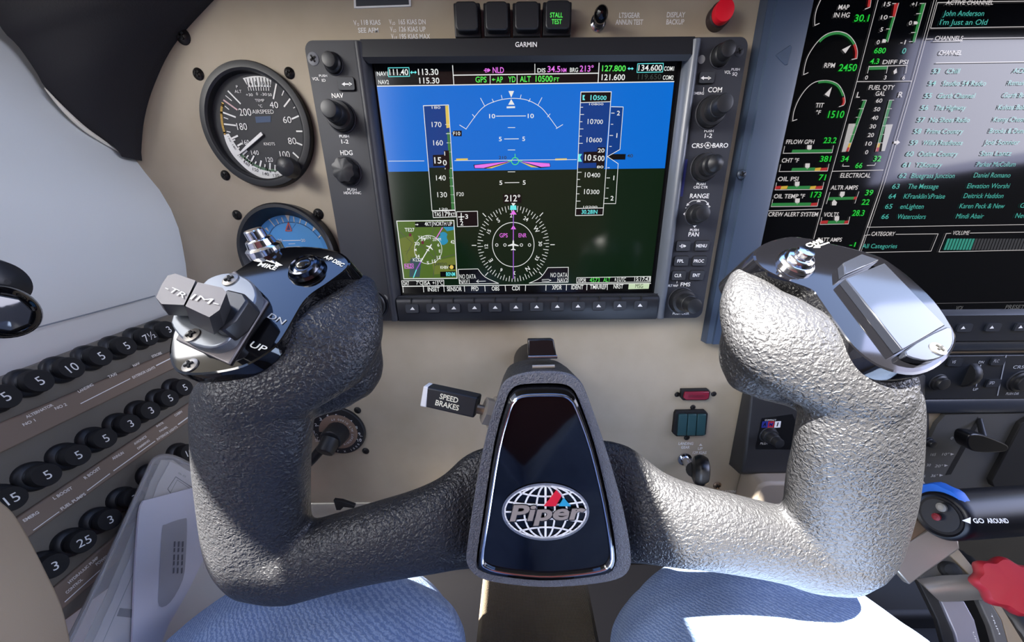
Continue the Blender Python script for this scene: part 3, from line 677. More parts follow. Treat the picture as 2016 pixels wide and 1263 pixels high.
# runway symbol, path marker, wing bars
a([(932, 324), (934, 331.5), (966, 331.5), (1006, 317)], SB); a([(1024, 317), (1064, 330.5), (1084, 328), (1083, 321)], SB)
L(3); a([(934, 325), (935, 330.5), (952, 330.5), (1003, 317.5)], SMAG); a([(957, 331), (968, 331), (1006, 318)], SYEL); a([(1026, 317.5), (1066, 328.5), (1083, 327.5), (1082, 321.5)], SMAG); a([(1023, 318), (1046, 329), (1060, 329.5)], SYEL)
l([(1014 + 7 * math.cos(i * PI / 8), 317 + 7 * math.sin(i * PI / 8)) for i in range(16)], 1.2, SGREEN, True); l([(1014, 310), (1014, 303)], 1.2, SGREEN); l([(1007, 317), (1000, 317)], 1.2, SGREEN); l([(1021, 317), (1028, 317)], 1.2, SGREEN)
for x in (898, 1093): a([(x, 312), (x + 23, 311.5), (x + 23, 315), (x, 315.5)], SYEL)
l([(765, 317), (835, 316.5)], 0.9); l([(895, 316), (1135, 314)], 0.9); t('210', 982, 997, 310, 6, SDG)
# airspeed tape
L(2); a([(833.5, 208), (883, 206.5), (895.5, 412.5), (850, 414)], STAPE); L(3); a([(845, 330), (889, 329), (895.5, 412.5), (850, 414)], SGR); L(4)
l([(833.5, 208), (883, 206.5), (896, 413), (850.5, 414.5)], 1.3, SW, True)
a([(876.5, 208), (882.5, 208), (885.5, 251), (879, 252)], SYEL); a([(880, 260), (885, 260), (894.5, 412), (889, 412)], SBAND)
for s_, xc, y, cut in (('170', 859.5, 245, 0), ('160', 862.5, 281, 0), ('140', 868, 350, 0), ('130', 870.5, 383, 0)): t(s_, xc - 9.5, xc + 9.5, y, 10, bold=0.002)
t('180', 850, 867, 211.5, 5, bold=0); t('120', 865, 881, 411, 4, bold=0)
for y in (245, 263, 281, 299, 331, 350, 366, 383, 399): l([(877 + (y - 245) * 0.075, y), (884.5 + (y - 245) * 0.07, y)], 1.0)
L(5); a([(852, 305), (874, 304), (874, 296), (884, 296), (886, 333), (876, 333), (876, 326), (853, 327)], SB); L(6); t('15', 855, 869, 315.5, 12.5); t('0', 872, 879.5, 320, 10.5); t('1', 874, 877, 302, 8); t('9', 873, 880, 332, 3)
L(5); a([(852, 415.5), (896, 414), (897.5, 426.5), (853, 428)], SB); L(6); l([(852, 415.5), (896, 414), (897.5, 426.5), (853, 428)], 1.2, SW, True); t('TAS', 855, 868, 421.5, 8); t('179', 871, 886, 421, 9); t('KT', 887.5, 895.5, 422, 7)
L(3); a([(889, 262), (893, 257), (909, 257), (909, 268), (893, 268)], SB); L(4); t('F10', 892, 906, 262.5, 7); t('F20', 899, 913, 382, 7.5, SW, bold=0)
L(3); a([(899, 416.5), (940, 415.5), (941, 445), (900.5, 446)], SB); L(4); l([(899, 416.5), (940, 415.5), (941, 445), (900.5, 446)], 1.1, SW, True); l([(902.5, 427), (913.5, 426.5)], 1.8); l([(908, 419.5), (908, 433)], 1.8); a([(904, 431), (912, 431), (908, 434)], SW); t('3', 915.5, 921.5, 426, 9); t('2', 906, 912, 439, 9)
# altitude tape and vertical speed
L(2); a([(1143.7, 202), (1202.7, 200), (1189, 330), (1137, 331)], STAPE); a([(1137, 331), (1189, 330), (1187.5, 409), (1134, 410)], SGR)
a([(1143.7, 181), (1203.5, 180.5), (1202.7, 200), (1143.7, 202)], SB); a([(1134, 410), (1187.5, 409), (1187, 423), (1133, 424)], SB)
vs_ = [(1203.5, 210), (1227, 210.5), (1220.5, 294), (1196, 308), (1217, 322), (1212, 400.5), (1189, 400.5)]
a([(1203.5, 210), (1227, 210.5), (1220.5, 294), (1196, 308)], STAPE)
L(4); l([(1143.7, 181), (1203.5, 180.5), (1187, 423), (1133, 424)], 1.3, SW, True); l([(1143.7, 202), (1202.7, 200)], 1.2); l([(1134, 410), (1187.5, 409)], 1.2); l(vs_, 1.1)
t('10', 1162.5, 1175, 192, 10, SCY); t('500', 1176, 1194, 192.5, 8.5, SCY); a([(1147, 187), (1152, 187), (1149.5, 192), (1152, 197), (1147, 197)], SCY)
for hi, lo, x, y in (('10', '700', 1157, 239), ('10', '600', 1155, 275), ('10', '400', 1151.5, 344), ('10', '300', 1150, 377)): t(hi, x, x + 11, y, 10, bold=0.002); t(lo, x + 12.5, x + 30, y + 0.6, 8.5, bold=0.002)
t('10800', 1160, 1188, 205, 4, bold=0); t('10200', 1148.5, 1176, 407, 4, bold=0)
for i in range(15):
    y = 211 + i * 14.2
    if not 290 < y < 328: x = 1143.5 - (y - 200) * 0.042; l([(x, y), (x + (7 if i % 2 else 4.5), y)], 1.0)
for s_, x, y in (('2', 1217.5, 222.5), ('1', 1214.5, 266.5), ('1', 1208.5, 350), ('2', 1205, 390)): t(s_, x - 3, x + 3, y, 9); l([(x - 14, y), (x - 8, y)], 1.1)
for x, y in ((1203, 244.5), (1200, 288), (1196, 330), (1194, 370)): l([(x, y), (x + 4, y)], 1.0)
L(5); a([(1149, 299), (1176, 298), (1176, 290), (1192, 290), (1190, 331), (1174, 331), (1174, 320), (1148, 321)], SB); L(6); t('10', 1151.5, 1164, 310, 12); t('5', 1167, 1175, 311, 10.5); t('00', 1177, 1190, 311.5, 10.5); t('20', 1177, 1190, 296, 8); t('80', 1175, 1188, 328.5, 5)
a([(1139, 303), (1146, 303), (1142, 309), (1146, 318), (1138, 318)], SCY)
L(3); a([(1197, 308.5), (1203, 303), (1232, 303), (1231, 314), (1202, 314)], SB); L(4); t('40', 1234.5, 1246, 306.5, 6.5, SDG); t('30.28IN', 1145, 1176, 416.8, 8, SCY)
# inset map
L(2); mp = [(781, 435), (893.5, 433.5), (900, 547.5), (795, 548.5)]; a(mp, SMAP); L(3)
a([(786, 470), (812, 462), (822, 500), (797, 520)], SMAP2); a([(850, 515), (897, 505), (899, 535), (855, 540)], SMAP2); a([(872, 446), (893, 442), (894, 452), (880, 455)], SLAKE)
a([(873 + 8.5 * math.cos(i * .4) * (1.2 if i % 3 else .8), 469 + 13 * math.sin(i * .4)) for i in range(16)], SLAKE)
for p in ([(786, 455), (812, 478), (800, 500), (815, 545)], [(797, 495), (830, 484), (858, 510), (898, 500)], [(856, 446), (846, 470), (858, 500), (853, 545)]): l(p, 1.2, SROAD)
a([(808, 505), (830, 510), (826, 545), (806, 545)], mat('map town', (58, 82, 92), 0.15, emit=0.9))
L(4); l(mp, 1.6, SW, True); a([(817, 436.5), (892, 435.5), (892.5, 446), (817.5, 447)], SB); a([(866.5, 534.5), (897, 533.5), (898, 544), (867, 545)], SB); a([(883, 521), (896, 521), (896.5, 530), (884, 530)], SB)
L(5); l([(817.5, 441.8), (823, 441.8)], 1.2); a([(824, 441.8), (821, 439.8), (821, 443.8)], SW); t('4KT', 836, 849, 440.5, 7.5); t('NORTH UP', 853.5, 890, 440, 8, bold=0.006); l([(851, 436), (851, 446)], 1.0)
t('TE27', 797, 816, 452, 7); t('YAGEN', 823, 848, 467, 6.5, bold=0); t('39', 828, 838, 471, 6); t('30', 816, 826, 479.5, 6.5); t('24', 817.5, 826, 504, 6.5); t('KLDF', 813, 833, 511, 6.5, bold=0); t('M', 816, 820, 491.5, 5); t('S', 840, 845, 517, 6); t('15', 850.5, 858.5, 514, 6.5); t('12', 860, 868, 506.5, 6.5); t('E', 864, 868, 494, 6); t('6', 861, 865, 482, 6); t('20NM', 851.5, 868, 471, 6, bold=0); t('42', 887, 894.5, 476, 7); t('LAREDO', 855, 880, 519.5, 5.5, SDG); t('KHBV', 867, 883, 526, 6); t('NLD', 798, 812, 523.5, 6, SMAG); l([(796, 519.5), (813.5, 519), (814, 527.5), (797, 528)], 0.8, SMAG, True); t('80NM', 878, 896, 539.3, 8, SCY)
l([(843 + 27 * math.cos(i * PI / 20), 491 + 28 * math.sin(i * PI / 20)) for i in range(40)], 0.9, SW, True)
l([(871, 448), (858, 470)], 1.6, SMAG); l([(842, 492), (829, 514)], 1.8, SW); l([(829, 514), (820, 530)], 2.0, SPUR); l([(820, 530), (814, 546)], 1.8, SCY)
def plane(x, y, s_, ang, m_):
    pts = [(0, -1), (.14, -.6), (.14, -.25), (.95, .05), (.95, .22), (.14, .12), (.1, .62), (.42, .82), (.42, .95), (0, .88)]
    pts = pts + [(-u, v) for u, v in pts[::-1]]
    c_, n_ = math.cos(ang), math.sin(ang); a([(x + s_ * (u * c_ - v * n_), y + s_ * (u * n_ + v * c_)) for u, v in pts], m_)
L(6); plane(846, 486.5, 8, 0.55, SW); a([(889 + 4 * math.cos(i * PI / 6), 525.5 + 4 * math.sin(i * PI / 6)) for i in range(12)], SYEL)
for x, y in ((807.5, 462), (832, 477)): a([(x - 2.5, y - 3), (x + 2.5, y - 3), (x + 2.5, y + 3), (x - 2.5, y + 3)], mat('map flag', (110, 40, 60), 0.15, emit=0.9))
# data boxes along the lower edge
L(2); a([(790, 552.5), (873, 551), (874, 562.5), (792, 563.5)], SB); a([(1135.6, 546.3), (1281, 543.8), (1280, 556), (1135.6, 557.5)], SB); a([(793, 563), (1281, 557.5), (1279, 573), (794, 577)], SB)
L(3); l([(790.5, 552.5), (873.5, 551), (874, 562), (792, 563)], 1.1, SW, True); l([(832, 552), (832.5, 562)], 1.0); t('OAT', 793, 805.5, 557.5, 7.5); t('7°C', 819.5, 831, 556.5, 7.5); t('ISA', 834.5, 847, 556.8, 7.5); t('+13°C', 851.5, 872, 556.5, 7.5)
l([(1135.6, 546.3), (1281, 543.8), (1280.3, 554.5), (1135.6, 556.7)], 1.1, SW, True); l([(1216.5, 545), (1216, 555)], 1.0); t('XPDR', 1137.5, 1154, 551.5, 7.5); t('4573', 1161, 1180.5, 550.8, 8, SGREEN, bold=0); t('ALT', 1188, 1201.5, 550.3, 8, SGREEN, bold=0); t('R', 1210.5, 1214, 550, 5.5); t('UTC', 1219, 1232, 549.8, 7.5); t('15:17:43', 1249, 1280, 549, 8)
l([(792, 563.5), (1281, 557.5)], 1.4)
for i in range(11): x = 793 + i * 40.3; l([(x, 563.4 - i * .5), (x + (1 if x < 1000 else -.5), 575 - i * .5)], 1.2)
for s_, x0, x1, y in (('INSET', 842, 865.5, 569), ('SENSOR', 880, 909, 568.5), ('PFD', 928, 942, 568), ('OBS', 968, 983, 567.5), ('CDI', 1008, 1023, 567), ('XPDR', 1087, 1106, 565.5), ('IDENT', 1125, 1148.5, 565), ('TMR/REF', 1161.5, 1194, 564.5), ('NRST', 1208, 1227, 563.5)): t(s_, x0, x1, y, 8.5)
a([(1238, 557.3), (1279, 556.6), (1277, 568), (1237, 569)], SMSG); L(4); t('MSG', 1251, 1266, 562.6, 8, SB, bold=0)
# horizontal situation indicator, in millimetres about its centre
hc = G.px(1010.5, 482); HP = lambda r_, an, k_=0: hc + G.n * h[0] + (G.ux * math.sin(an) + G.uy * math.cos(an)) * r_
L(2)
for i in range(72):
    an = math.radians(i * 5 - 212); r0 = 0.0250 if i % 2 == 0 else 0.0268
    b.line3(G, [HP(r0, an), HP(0.0292, an)], 0.00045, SW)
for i in range(1, 8):
    if i == 4: continue
    an = i * PI / 4; b.line3(G, [HP(0.0305, an), HP(0.0338, an)], 0.0006, SW)
b.disc(G, hc, 0.0173, SW, h[0], 64, r2=0.0168)
for s_, dg in (('N', 0), ('3', 30), ('6', 60), ('E', 90), ('12', 120), ('15', 150), ('S', 180), ('21', 210), ('24', 240), ('W', 270), ('30', 300), ('33', 330)):
    an = math.radians(dg - 212); er = G.ux * math.sin(an) + G.uy * math.cos(an)
    b.text3(s_, HP(0.0222, an), er.cross(G.n), er, 0.0034 if s_.isalpha() else 0.0028, None, SW, 0.012)
L(3); a([(990, 382), (1026, 381.5), (1027, 399), (991, 399.5)], SB); L(4); t('212°', 993.5, 1024, 390, 12.5)
a([(1005, 404), (1016, 404), (1017, 413), (1004, 413)], SCY); a([(1006.5, 399.5), (1015, 399.5), (1010.7, 406)], SW)
l([(1010.7, 424), (1010.7, 548)], 1.8, SPUR); a([(1010.7, 412.5), (1017, 422), (1004.5, 422)], SMAG); a([(1010.7, 443), (1016, 451), (1005.5, 451)], SMAG); l([(1010.7, 452), (1010.7, 472)], 1.6, SMAG)
t('GPS', 983.5, 999.5, 463, 8, SMAG, bold=0.004); t('ENR', 1021, 1036.5, 463, 8, SMAG, bold=0.004)
for x in (978, 994, 1026.5, 1042.5): l([(x + 2.6 * math.cos(i * PI / 6), 482 + 2.6 * math.sin(i * PI / 6)) for i in range(12)], 1.0, SW, True)
L(6); plane(1010.5, 482, 11, 0, SW)
L(2); q1 = [(902, 530), (941, 529)] + smoothline([(941, 529), (955, 545), (981.6, 557.5)], 4)[1:] + [(904.5, 558.7)]; q2 = [(1119, 525.8), (1118.3, 555), (1041.8, 557)] + smoothline([(1041.8, 557), (1064, 546), (1078.6, 526.5)], 4)[1:]
for q in (q1, q2): a(q, SB)
L(4)
for q in (q1, q2): l(q, 1.1, SW, True)
t('NO DATA', 905, 937, 544, 8.5, SW, bold=0); t('NAV1', 905, 924, 553.5, 8, SW, bold=0); t('NO DATA', 1084, 1117, 541, 8.5, SW, bold=0); t('NAV2', 1097.5, 1117, 551, 8, SW, bold=0)
l([(938, 553.5), (956, 553)], 0.9); l([(942, 550.5), (938, 553.5), (942, 556)], 0.9)
l([(1067, 550), (1080, 549.5), (1085, 551.5), (1080, 553.5), (1067, 553)], 0.9)
b.build('screen', pfd)

# ---- knobs, keys and lettering on the bezel
knob(pfd, 'volume_knob', FB, (657, 126), 17, SNGL, (646, 116))
knob(pfd, 'tuning_knob', FB, (673, 231), 25, DUAL, (646, 213))
knob(pfd, 'heading_knob', FB, (685, 338), 24, [(1, 0), (0.98, 6), (0.9, 8.5), (0.5, 9.5), (0.05, 9.7)], None, (8, 0.13))
knob(pfd, 'altitude_knob', FB, (735, 598), 26, DUAL, (722, 603))
knob(pfd, 'volume_knob', FB, (1417, 111), 18, SNGL, (1440, 100))
knob(pfd, 'tuning_knob', FB, (1397, 222), 26, DUAL, (1433, 209))
knob(pfd, 'course_knob', FB, (1385, 330), 24, [(1, 0), (1, 5), (0.94, 6), (0.74, 6.4), (0.72, 12.4), (0.6, 13.8), (0.6, 19), (0.3, 21.5), (0.04, 21.8)], (1415, 325))
knob(pfd, 'range_knob', FB, (1368, 422), 18, SNGL, (1385, 420))
knob(pfd, 'cursor_knob', FB, (1340, 591), 23, DUAL, (1368, 603))
for c_, r_ in (((1381, 117), 7), ((757, 586), 6)):
    p = FB.px(*c_); MB().lathe(p - FR * 0.0003, FR, [((FB.px(c_[0] + r_, c_[1]) - p).length, 0), ((FB.px(c_[0] + r_, c_[1]) - p).length, 0.0004)], mat('light sensor', (150, 150, 150), 0.5), 24).build('light_sensor', pfd)
screw(pfd, FB, 617, 116, 11, mat('grey fastener', (108, 110, 116), 0.5), 'fastener', dome=0.08)
screw(pfd, FB, 1455, 101, 9, M_BEZEL, 'fastener', dome=0.08)
def arrow2(b_, pl, x, y, w_, h_):
    b_.line(pl, [(x - w_ * 0.3, y), (x + w_ * 0.3, y)], h_ * 0.28, M_WHITE, 0.0003)
    for s_ in (-1, 1): b_.area(pl, [(x + s_ * w_ * 0.5, y), (x + s_ * w_ * 0.2, y - h_ / 2), (x + s_ * w_ * 0.2, y + h_ / 2)], M_WHITE, 0.0003)
for c_, wx, hx, kind in (((683, 166), 32, 25, 'swap'), ((1390, 154), 29, 22, 'swap'), ((1344, 484), 27, 19, 'D'), ((1381, 483.5), 27, 19, 'MENU'), ((1340, 513.5), 27, 18, 'FPL'), ((1376, 513.5), 27, 18, 'PROC'), ((1335, 542), 27, 18, 'CLR'), ((1371, 541.5), 27, 18, 'ENT')):
    kb, nm = key(pfd, FB, c_, wx, hx); pk = FB.off(0.0016)
    if kind == 'swap': arrow2(kb, pk, c_[0], c_[1] - 0.5, 21, 8)
    elif kind == 'D':
        kb.text(pk, 'D', c_[0] - 3, c_[0] + 2.5, c_[1], 7, M_WHITE, 0.0003); kb.line(pk, [(c_[0] - 6, c_[1]), (c_[0] + 4, c_[1])], 1.2, M_WHITE, 0.0003); kb.area(pk, [(c_[0] + 7, c_[1]), (c_[0] + 3, c_[1] - 3), (c_[0] + 3, c_[1] + 3)], M_WHITE, 0.0003)
    else: d = {'MENU': 10.5, 'PROC': 10, 'FPL': 6.5, 'CLR': 7, 'ENT': 7}[kind]; kb.text(pk, kind, c_[0] - d, c_[0] + d, c_[1], 6.3, M_WHITE, 0.0003, bold=0.02)
    kb.build('key', pfd)
FK = YP(-0.0094)
for i in range(12):
    c_ = (812 + i * 40.75, 606.5 - i * 0.6); kb, nm = key(pfd, FK, c_, 25, 16.5); pk = FK.off(0.0016); x, y = c_
    kb.area(pk, [(x - 4.8, y + 3.2), (x + 4.8, y + 3.2), (x, y - 2.6)], M_WHITE, 0.0003); kb.build('softkey', pfd)
b = MB(); T = lambda s_, xa, xb, y, h_, **k_: b.text(FB, s_, xa, xb, y, h_, M_WHITE, 0.0002, bold=0.016)
T('VOL', 614.5, 628, 155, 6.5, bold=-0.004); T('PUSH', 628, 644, 149, 4.6, bold=-0.006); T('ID', 633.5, 641, 158, 5.6, bold=-0.006)
b.build('lettering', pfd); b = MB()
T('NAV', 653, 676, 188, 9.5); T('PUSH', 668, 687, 268, 5.2, bold=-0.004); T('1-2', 672, 686, 278.5, 8)
b.build('lettering', pfd); b = MB()
T('HDG', 670, 694, 300.5, 9.5); 
b.build('lettering', pfd); b = MB()
T('PUSH', 684, 702, 373, 5.2, bold=-0.004); T('HDG SYNC', 677, 711, 379.5, 5.2, bold=-0.004)

b.build('lettering', pfd); b = MB()
T('LT', 722, 732.5, 570.5, 7.5)

b.build('lettering', pfd); b = MB()
T('VOL', 1426, 1439, 142, 6.5); T('PUSH', 1440, 1456.5, 136.5, 5); T('SQ', 1442, 1451.5, 145.5, 6.5)
b.build('lettering', pfd); b = MB()
T('COM', 1394, 1421.5, 176.5, 10); T('EMERG', 1365, 1386, 183.5, 5.2); b.line(FB, [(1385, 180), (1385.5, 172)], 0.9, M_WHITE, 0.0002)
T('PUSH', 1386.5, 1405, 257.5, 5.2); T('1-2', 1387.5, 1402, 267, 8.5)
b.build('lettering', pfd); b = MB()
T('CRS', 1362, 1384, 286.5, 9); T('BARO', 1403, 1433.5, 286, 9); b.line(FB, [(1393.5 + 6 * math.cos(i * PI / 8), 286 + 6 * math.sin(i * PI / 8)) for i in range(16)], 1.2, M_WHITE, 0.0002, True); b.area(FB, [(1393.5, 281.5), (1397, 288), (1390, 288)], M_WHITE, 0.0002); b.line(FB, [(1385, 286.4), (1388, 286.3)], 1.3, M_WHITE, 0.0002); b.line(FB, [(1399, 286), (1402.5, 286)], 1.3, M_WHITE, 0.0002)
T('PUSH', 1371.5, 1389, 362, 5); T('CRS CTR', 1365.5, 1393.5, 368.5, 5)
b.build('lettering', pfd); b = MB()
T('RANGE', 1358.5, 1396, 385.5, 9); T('PUSH', 1358.5, 1375.5, 452.5, 5); T('PAN', 1355.5, 1376, 461, 8.5)
b.line(FB, smoothline([(1354, 402), (1362, 395.5), (1375, 394), (1388, 395), (1393.5, 401)], 4), 1.3, M_WHITE, 0.0002)
for p in ([(1375.5, 392), (1380, 397.5), (1371, 397.5)], [(1351, 405.5), (1353, 399.5), (1357.5, 403)], [(1395.5, 404.5), (1390, 402), (1395, 398)], [(1345, 421), (1350.5, 416), (1350, 426)], [(1367.5, 448), (1363.5, 443), (1371.5, 443)]): b.area(FB, p, M_WHITE, 0.0002)
T('+', 1393.5, 1399, 406.5, 6, bold=0.01); T('-', 1348, 1353, 408, 6, bold=0.01)

b.build('lettering', pfd); b = MB()
T('DFLT MAP', 1312, 1335, 562, 4.6, bold=-0.004); T('FMS', 1340, 1359, 559.5, 7.5); 
b.line(FB, [(1332.5, 557), (1333, 553)], 0.9, M_WHITE, 0.0002)
b.build('lettering', pfd); b = MB()
T('PUSH CRSR', 1324.5, 1357, 616.8, 4.6, bold=-0.004)

b.build('lettering', pfd); b = MB()
PR = YP(-0.0093); b.text(PR, 'GARMIN', 1014.5, 1057, 87.5, 10, M_WHITE, 0.0006, bold=0.012)
b.build('lettering', pfd)
# card slots in the right ridge
for p, m_ in ((((1357, 203), (1364.5, 202), (1356.5, 283), (1350.5, 283)), M_SLOT), (((1342, 315), (1354, 313), (1344, 386), (1336.5, 387)), mat('blue memory card', (38, 44, 104), 0.4))):
    MB().prism([YP(-0.0072).px(*q) for q in p], V((0, 0.002, 0)), m_).build('card_slot', pfd)
# ================================================================== centre display and the units below it
mfd = thing('centre_display', 'large centre display with engine gauges and a list of radio channels at the right edge', 'display', (0.34, 0.0, -0.125))
MX0, MX1, MZ0, MZ1 = 0.159, 0.52, -0.1265, 0.155
SGX0, SGZ0 = 0.1895, -0.0995
b = MB(); P9 = YP(-0.009)
M_BLUEBZ = mat('slate bezel', (56, 70, 90), 0.42, bump=('noise', 1600, 0.06, 0.0003)); M_DBZ = mat('dark slate', (22, 27, 36), 0.42)
# left stile, bottom rail
b.rings([[V((x, y, z)) for x, y in ((MX0, 0.0035), (MX0, -0.0065), (MX0 + 0.0045, -0.0075), (MX0 + 0.005, -0.0095), (MX0 + 0.0255, -0.0095), (MX0 + 0.029, -0.0085), (SGX0, 0.0))] for z in (MZ1, MZ0)], M_BLUEBZ, False, False, False, False)
b.add([V((MX0 + 0.0001, y, z)) for y, z in ((-0.0068, MZ1), (0.0035, MZ1), (0.0035, MZ0), (-0.0068, MZ0))], [(0, 1, 2, 3)], M_DBZ)
b.poly([V((x, y, MZ0)) for x, y in ((MX0, 0.0035), (MX0, -0.0065), (MX0 + 0.0045, -0.0075), (MX0 + 0.005, -0.0095), (MX0 + 0.0255, -0.0095), (MX0 + 0.029, -0.0085), (SGX0, 0.0))], M_DBZ, V((0, 0, -1)))
b.build('left_bezel', mfd, sharp=20)
b = MB()
b.rings([[V((x, y, z)) for y, z in ((0.0, SGZ0), (-0.0075, SGZ0 - 0.002), (-0.0095, SGZ0 - 0.0035), (-0.0092, SGZ0 - 0.0045), (-0.0088, MZ0 + 0.001), (-0.0078, MZ0), (0.003, MZ0))] for x in (SGX0 - 0.003, MX1)], M_DBZ, True, True, False, False)
b.build('softkey_rail', mfd)
MB().prism([V((x, 0.0006, z)) for x, z in ((SGX0 - 0.002, SGZ0 - 0.001), (MX1, SGZ0 - 0.001), (MX1, MZ1), (SGX0 - 0.002, MZ1))], V((0, 0.003, 0)), mat('dead screen', (5, 6, 9), 0.07)).build('glass', mfd)
FM = YP(-0.0088)
for i in range(-3, 4):
    c_ = (1896 + i * 56.5, 644.5 - i * 0.8); kb, nm = key(mfd, FM, c_, 28, 15, mat('slate key', (24, 30, 40), 0.5)); pk = FM.off(0.0016); x, y = c_
    kb.area(pk, [(x - 4.5, y + 3), (x + 4.5, y + 2.4), (x + 1.2, y - 3)], M_WHITE, 0.0003); kb.build('softkey', mfd)
screw(mfd, P9, 1460, 343, 9, mat('slate screw', (56, 66, 80), 0.4, 0.3))
b = MB(); b.prism([P9.px(x, y, 0.0009) for x, y in ((1527, 108), (1556, 88), (1560, 92), (1552, 127), (1546, 128))], V((0, 0.0012, 0)), M_BLUEBZ); b.build('embossed_arrow', mfd, bevel=0.0004)

G = YP(-0.0001); b = MB(); h = [0.0]
EW = mat('centre screen white', (206, 200, 200), 0.12, emit=1.0); EG = mat('centre screen green', (34, 200, 60), 0.12, emit=1.0); EGB = mat('centre green band', (44, 124, 62), 0.12, emit=1.0); ER = mat('centre red band', (170, 44, 44), 0.12, emit=1.0); EY = mat('centre yellow band', (200, 164, 60), 0.12, emit=1.0); ET = mat('centre teal', (70, 170, 158), 0.12, emit=1.0); ETB = mat('centre teal bar', (52, 140, 124), 0.12, emit=1.0); EGY = mat('centre grey bar', (176, 172, 170), 0.12, emit=1.0); EDK = mat('centre dim bar', (58, 58, 62), 0.12, emit=1.0)
L(1)
def gauge(pts, greens, reds, needle, endticks):
    lineS = smoothline(pts, 5); l(lineS, 1.2, EW)
    n = len(lineS) - 1
    for (f0, f1), m_ in greens + reds:
        seg = lineS[int(n * f0):int(n * f1) + 1]; cxm, cym = needle[1]
        ins = [(x + (cxm - x) * 0.10, y + (cym - y) * 0.10) for x, y in seg]
        a(seg + ins[::-1], m_)
    for e_ in endticks: l(e_, 1.2, EW)
    (tx, ty), (cxm, cym) = needle
    dx, dy = cxm - tx, cym - ty; q = math.hypot(dx, dy); dx /= q; dy /= q
    a([(tx, ty), (tx + dx * 20 - dy * 5, ty + dy * 20 + dx * 5), (tx + dx * 20 + dy * 5, ty + dy * 20 - dx * 5)], EW)
gauge([(1604, 50), (1605, 30), (1612, 8), (1630, -22), (1660, -36), (1695, -34), (1714, -12), (1713, 14)], [], [((0.86, 1.0), ER)], ((1708, -20), (1660, 10)), [((1604, 50), (1613, 46)), ((1713, 14), (1703, 18))])
gauge([(1582, 147), (1585, 128), (1592, 108), (1608, 84), (1626, 68), (1648, 62), (1668, 67), (1682, 82), (1688, 100), (1687, 115)], [((0.36, 0.80), EGB)], [((0.80, 1.0), ER)], ((1676, 88), (1642, 118)), [((1582, 147), (1591, 143)), ((1687, 115), (1677, 117))])
gauge([(1560.5, 238), (1563, 220), (1572, 197), (1588, 174), (1606, 161), (1630, 158.5), (1650, 166), (1661, 184), (1664, 200), (1661, 207)], [((0.48, 0.82), EGB)], [((0.84, 1.0), ER)], ((1638, 171), (1618, 205)), [((1560.5, 238), (1569, 235)), ((1661, 207), (1652, 210))])
t = lambda s_, xa, xb, y, hp, m_=EW, **k_: b.text(G, s_, xa, xb, y, hp, m_, h[0], **{'bold': 0.012, **k_})
t('MAP', 1651, 1672, 14, 9.5); t('IN HG', 1642, 1673, 29.5, 9.5); t('30.1', 1683, 1711, 35.5, 14, EG); t('RPM', 1623, 1644, 128.5, 9.5); t('2450', 1652, 1687, 133, 14, EG); t('TIT', 1606, 1622, 207, 9); t('°F', 1606.5, 1616, 221, 8); t('1510', 1631, 1662, 225, 14, EG)
l([(1730, -5), (1687, 160)], 1.1, EW); l([(1687, 160), (1636, 345)], 1.1, EW); l([(1636, 345), (1602, 470)], 1.1, EW)
for x in (0, 5): l([(1839 + x, 0), (1796 + x, 158), (1738 + x, 356), (1690 + x, 496)], 0.9, EW)
l([(1687, 160.5), (1795, 159.5)], 1.1, EW); l([(1638, 337), (1739, 334.5)], 1.1, EW); l([(1510, 415), (1617, 411)], 1.1, EW)
# cabin altitude, rate, differential pressure
a([(1761, 6), (1769, 6), (1763, 33), (1757, 33)], ER); a([(1757, 33), (1763, 33), (1748, 82), (1743, 82)], EGB); l([(1769.5, 6), (1748, 83)], 1.0, EW)
for s_, x, y, tx in (('15', 1747, 8, 1757), ('10', 1741, 34, 1751), ('5', 1736, 58, 1745), ('0', 1729, 83, 0)):
    t(s_, x - len(s_) * 3.2, x + len(s_) * 3.2, y, 8.5)
    if tx: l([(tx, y - 1), (tx + 7, y - 1)], 1.1, EW)
a([(1815, 6), (1822, 6), (1801, 83), (1796, 83)], EGB); l([(1822.5, 6), (1801, 83)], 1.0, EW)
for s_, x0, x1, y in (('+1', 1795, 1805, 8), ('0', 1789, 1796, 45), ('-1', 1773, 1783, 83)): t(s_, x0, x1, y, 8.5)
for x, y in ((1811, 7), (1804, 27), (1794, 64), (1790, 82)): l([(x, y), (x + 9, y - .5)], 1.0, EW)
a([(1799, 42), (1805, 42), (1808, 45), (1805, 48), (1799, 48)], EW); a([(1738, 77), (1743, 77), (1746, 80), (1743, 84), (1736, 84)], EW)
t('680', 1721.5, 1744, 99.5, 11, EG); t('0', 1776.5, 1784, 100, 11, ET); t('4.3', 1713.5, 1731, 120.5, 10.5, EG); t('DIFF PSI', 1738, 1788, 122, 8.5)
l([(1711, 131), (1786, 128.5)], 1.1, EW); a([(1712, 131.5), (1748, 130.5), (1746, 136.5), (1710, 137.5)], EGB)
for x in (1711, 1748, 1786): l([(x, 130 - (x - 1711) * .02), (x - 3, 144)], 1.1, EW)
a([(1765, 134), (1766, 143), (1760, 146), (1759, 140)], EW)
for s_, x in (('0', 1706, ), ('3', 1743), ('6', 1779.5)): t(s_, x - 3, x + 3, 152.5, 8)
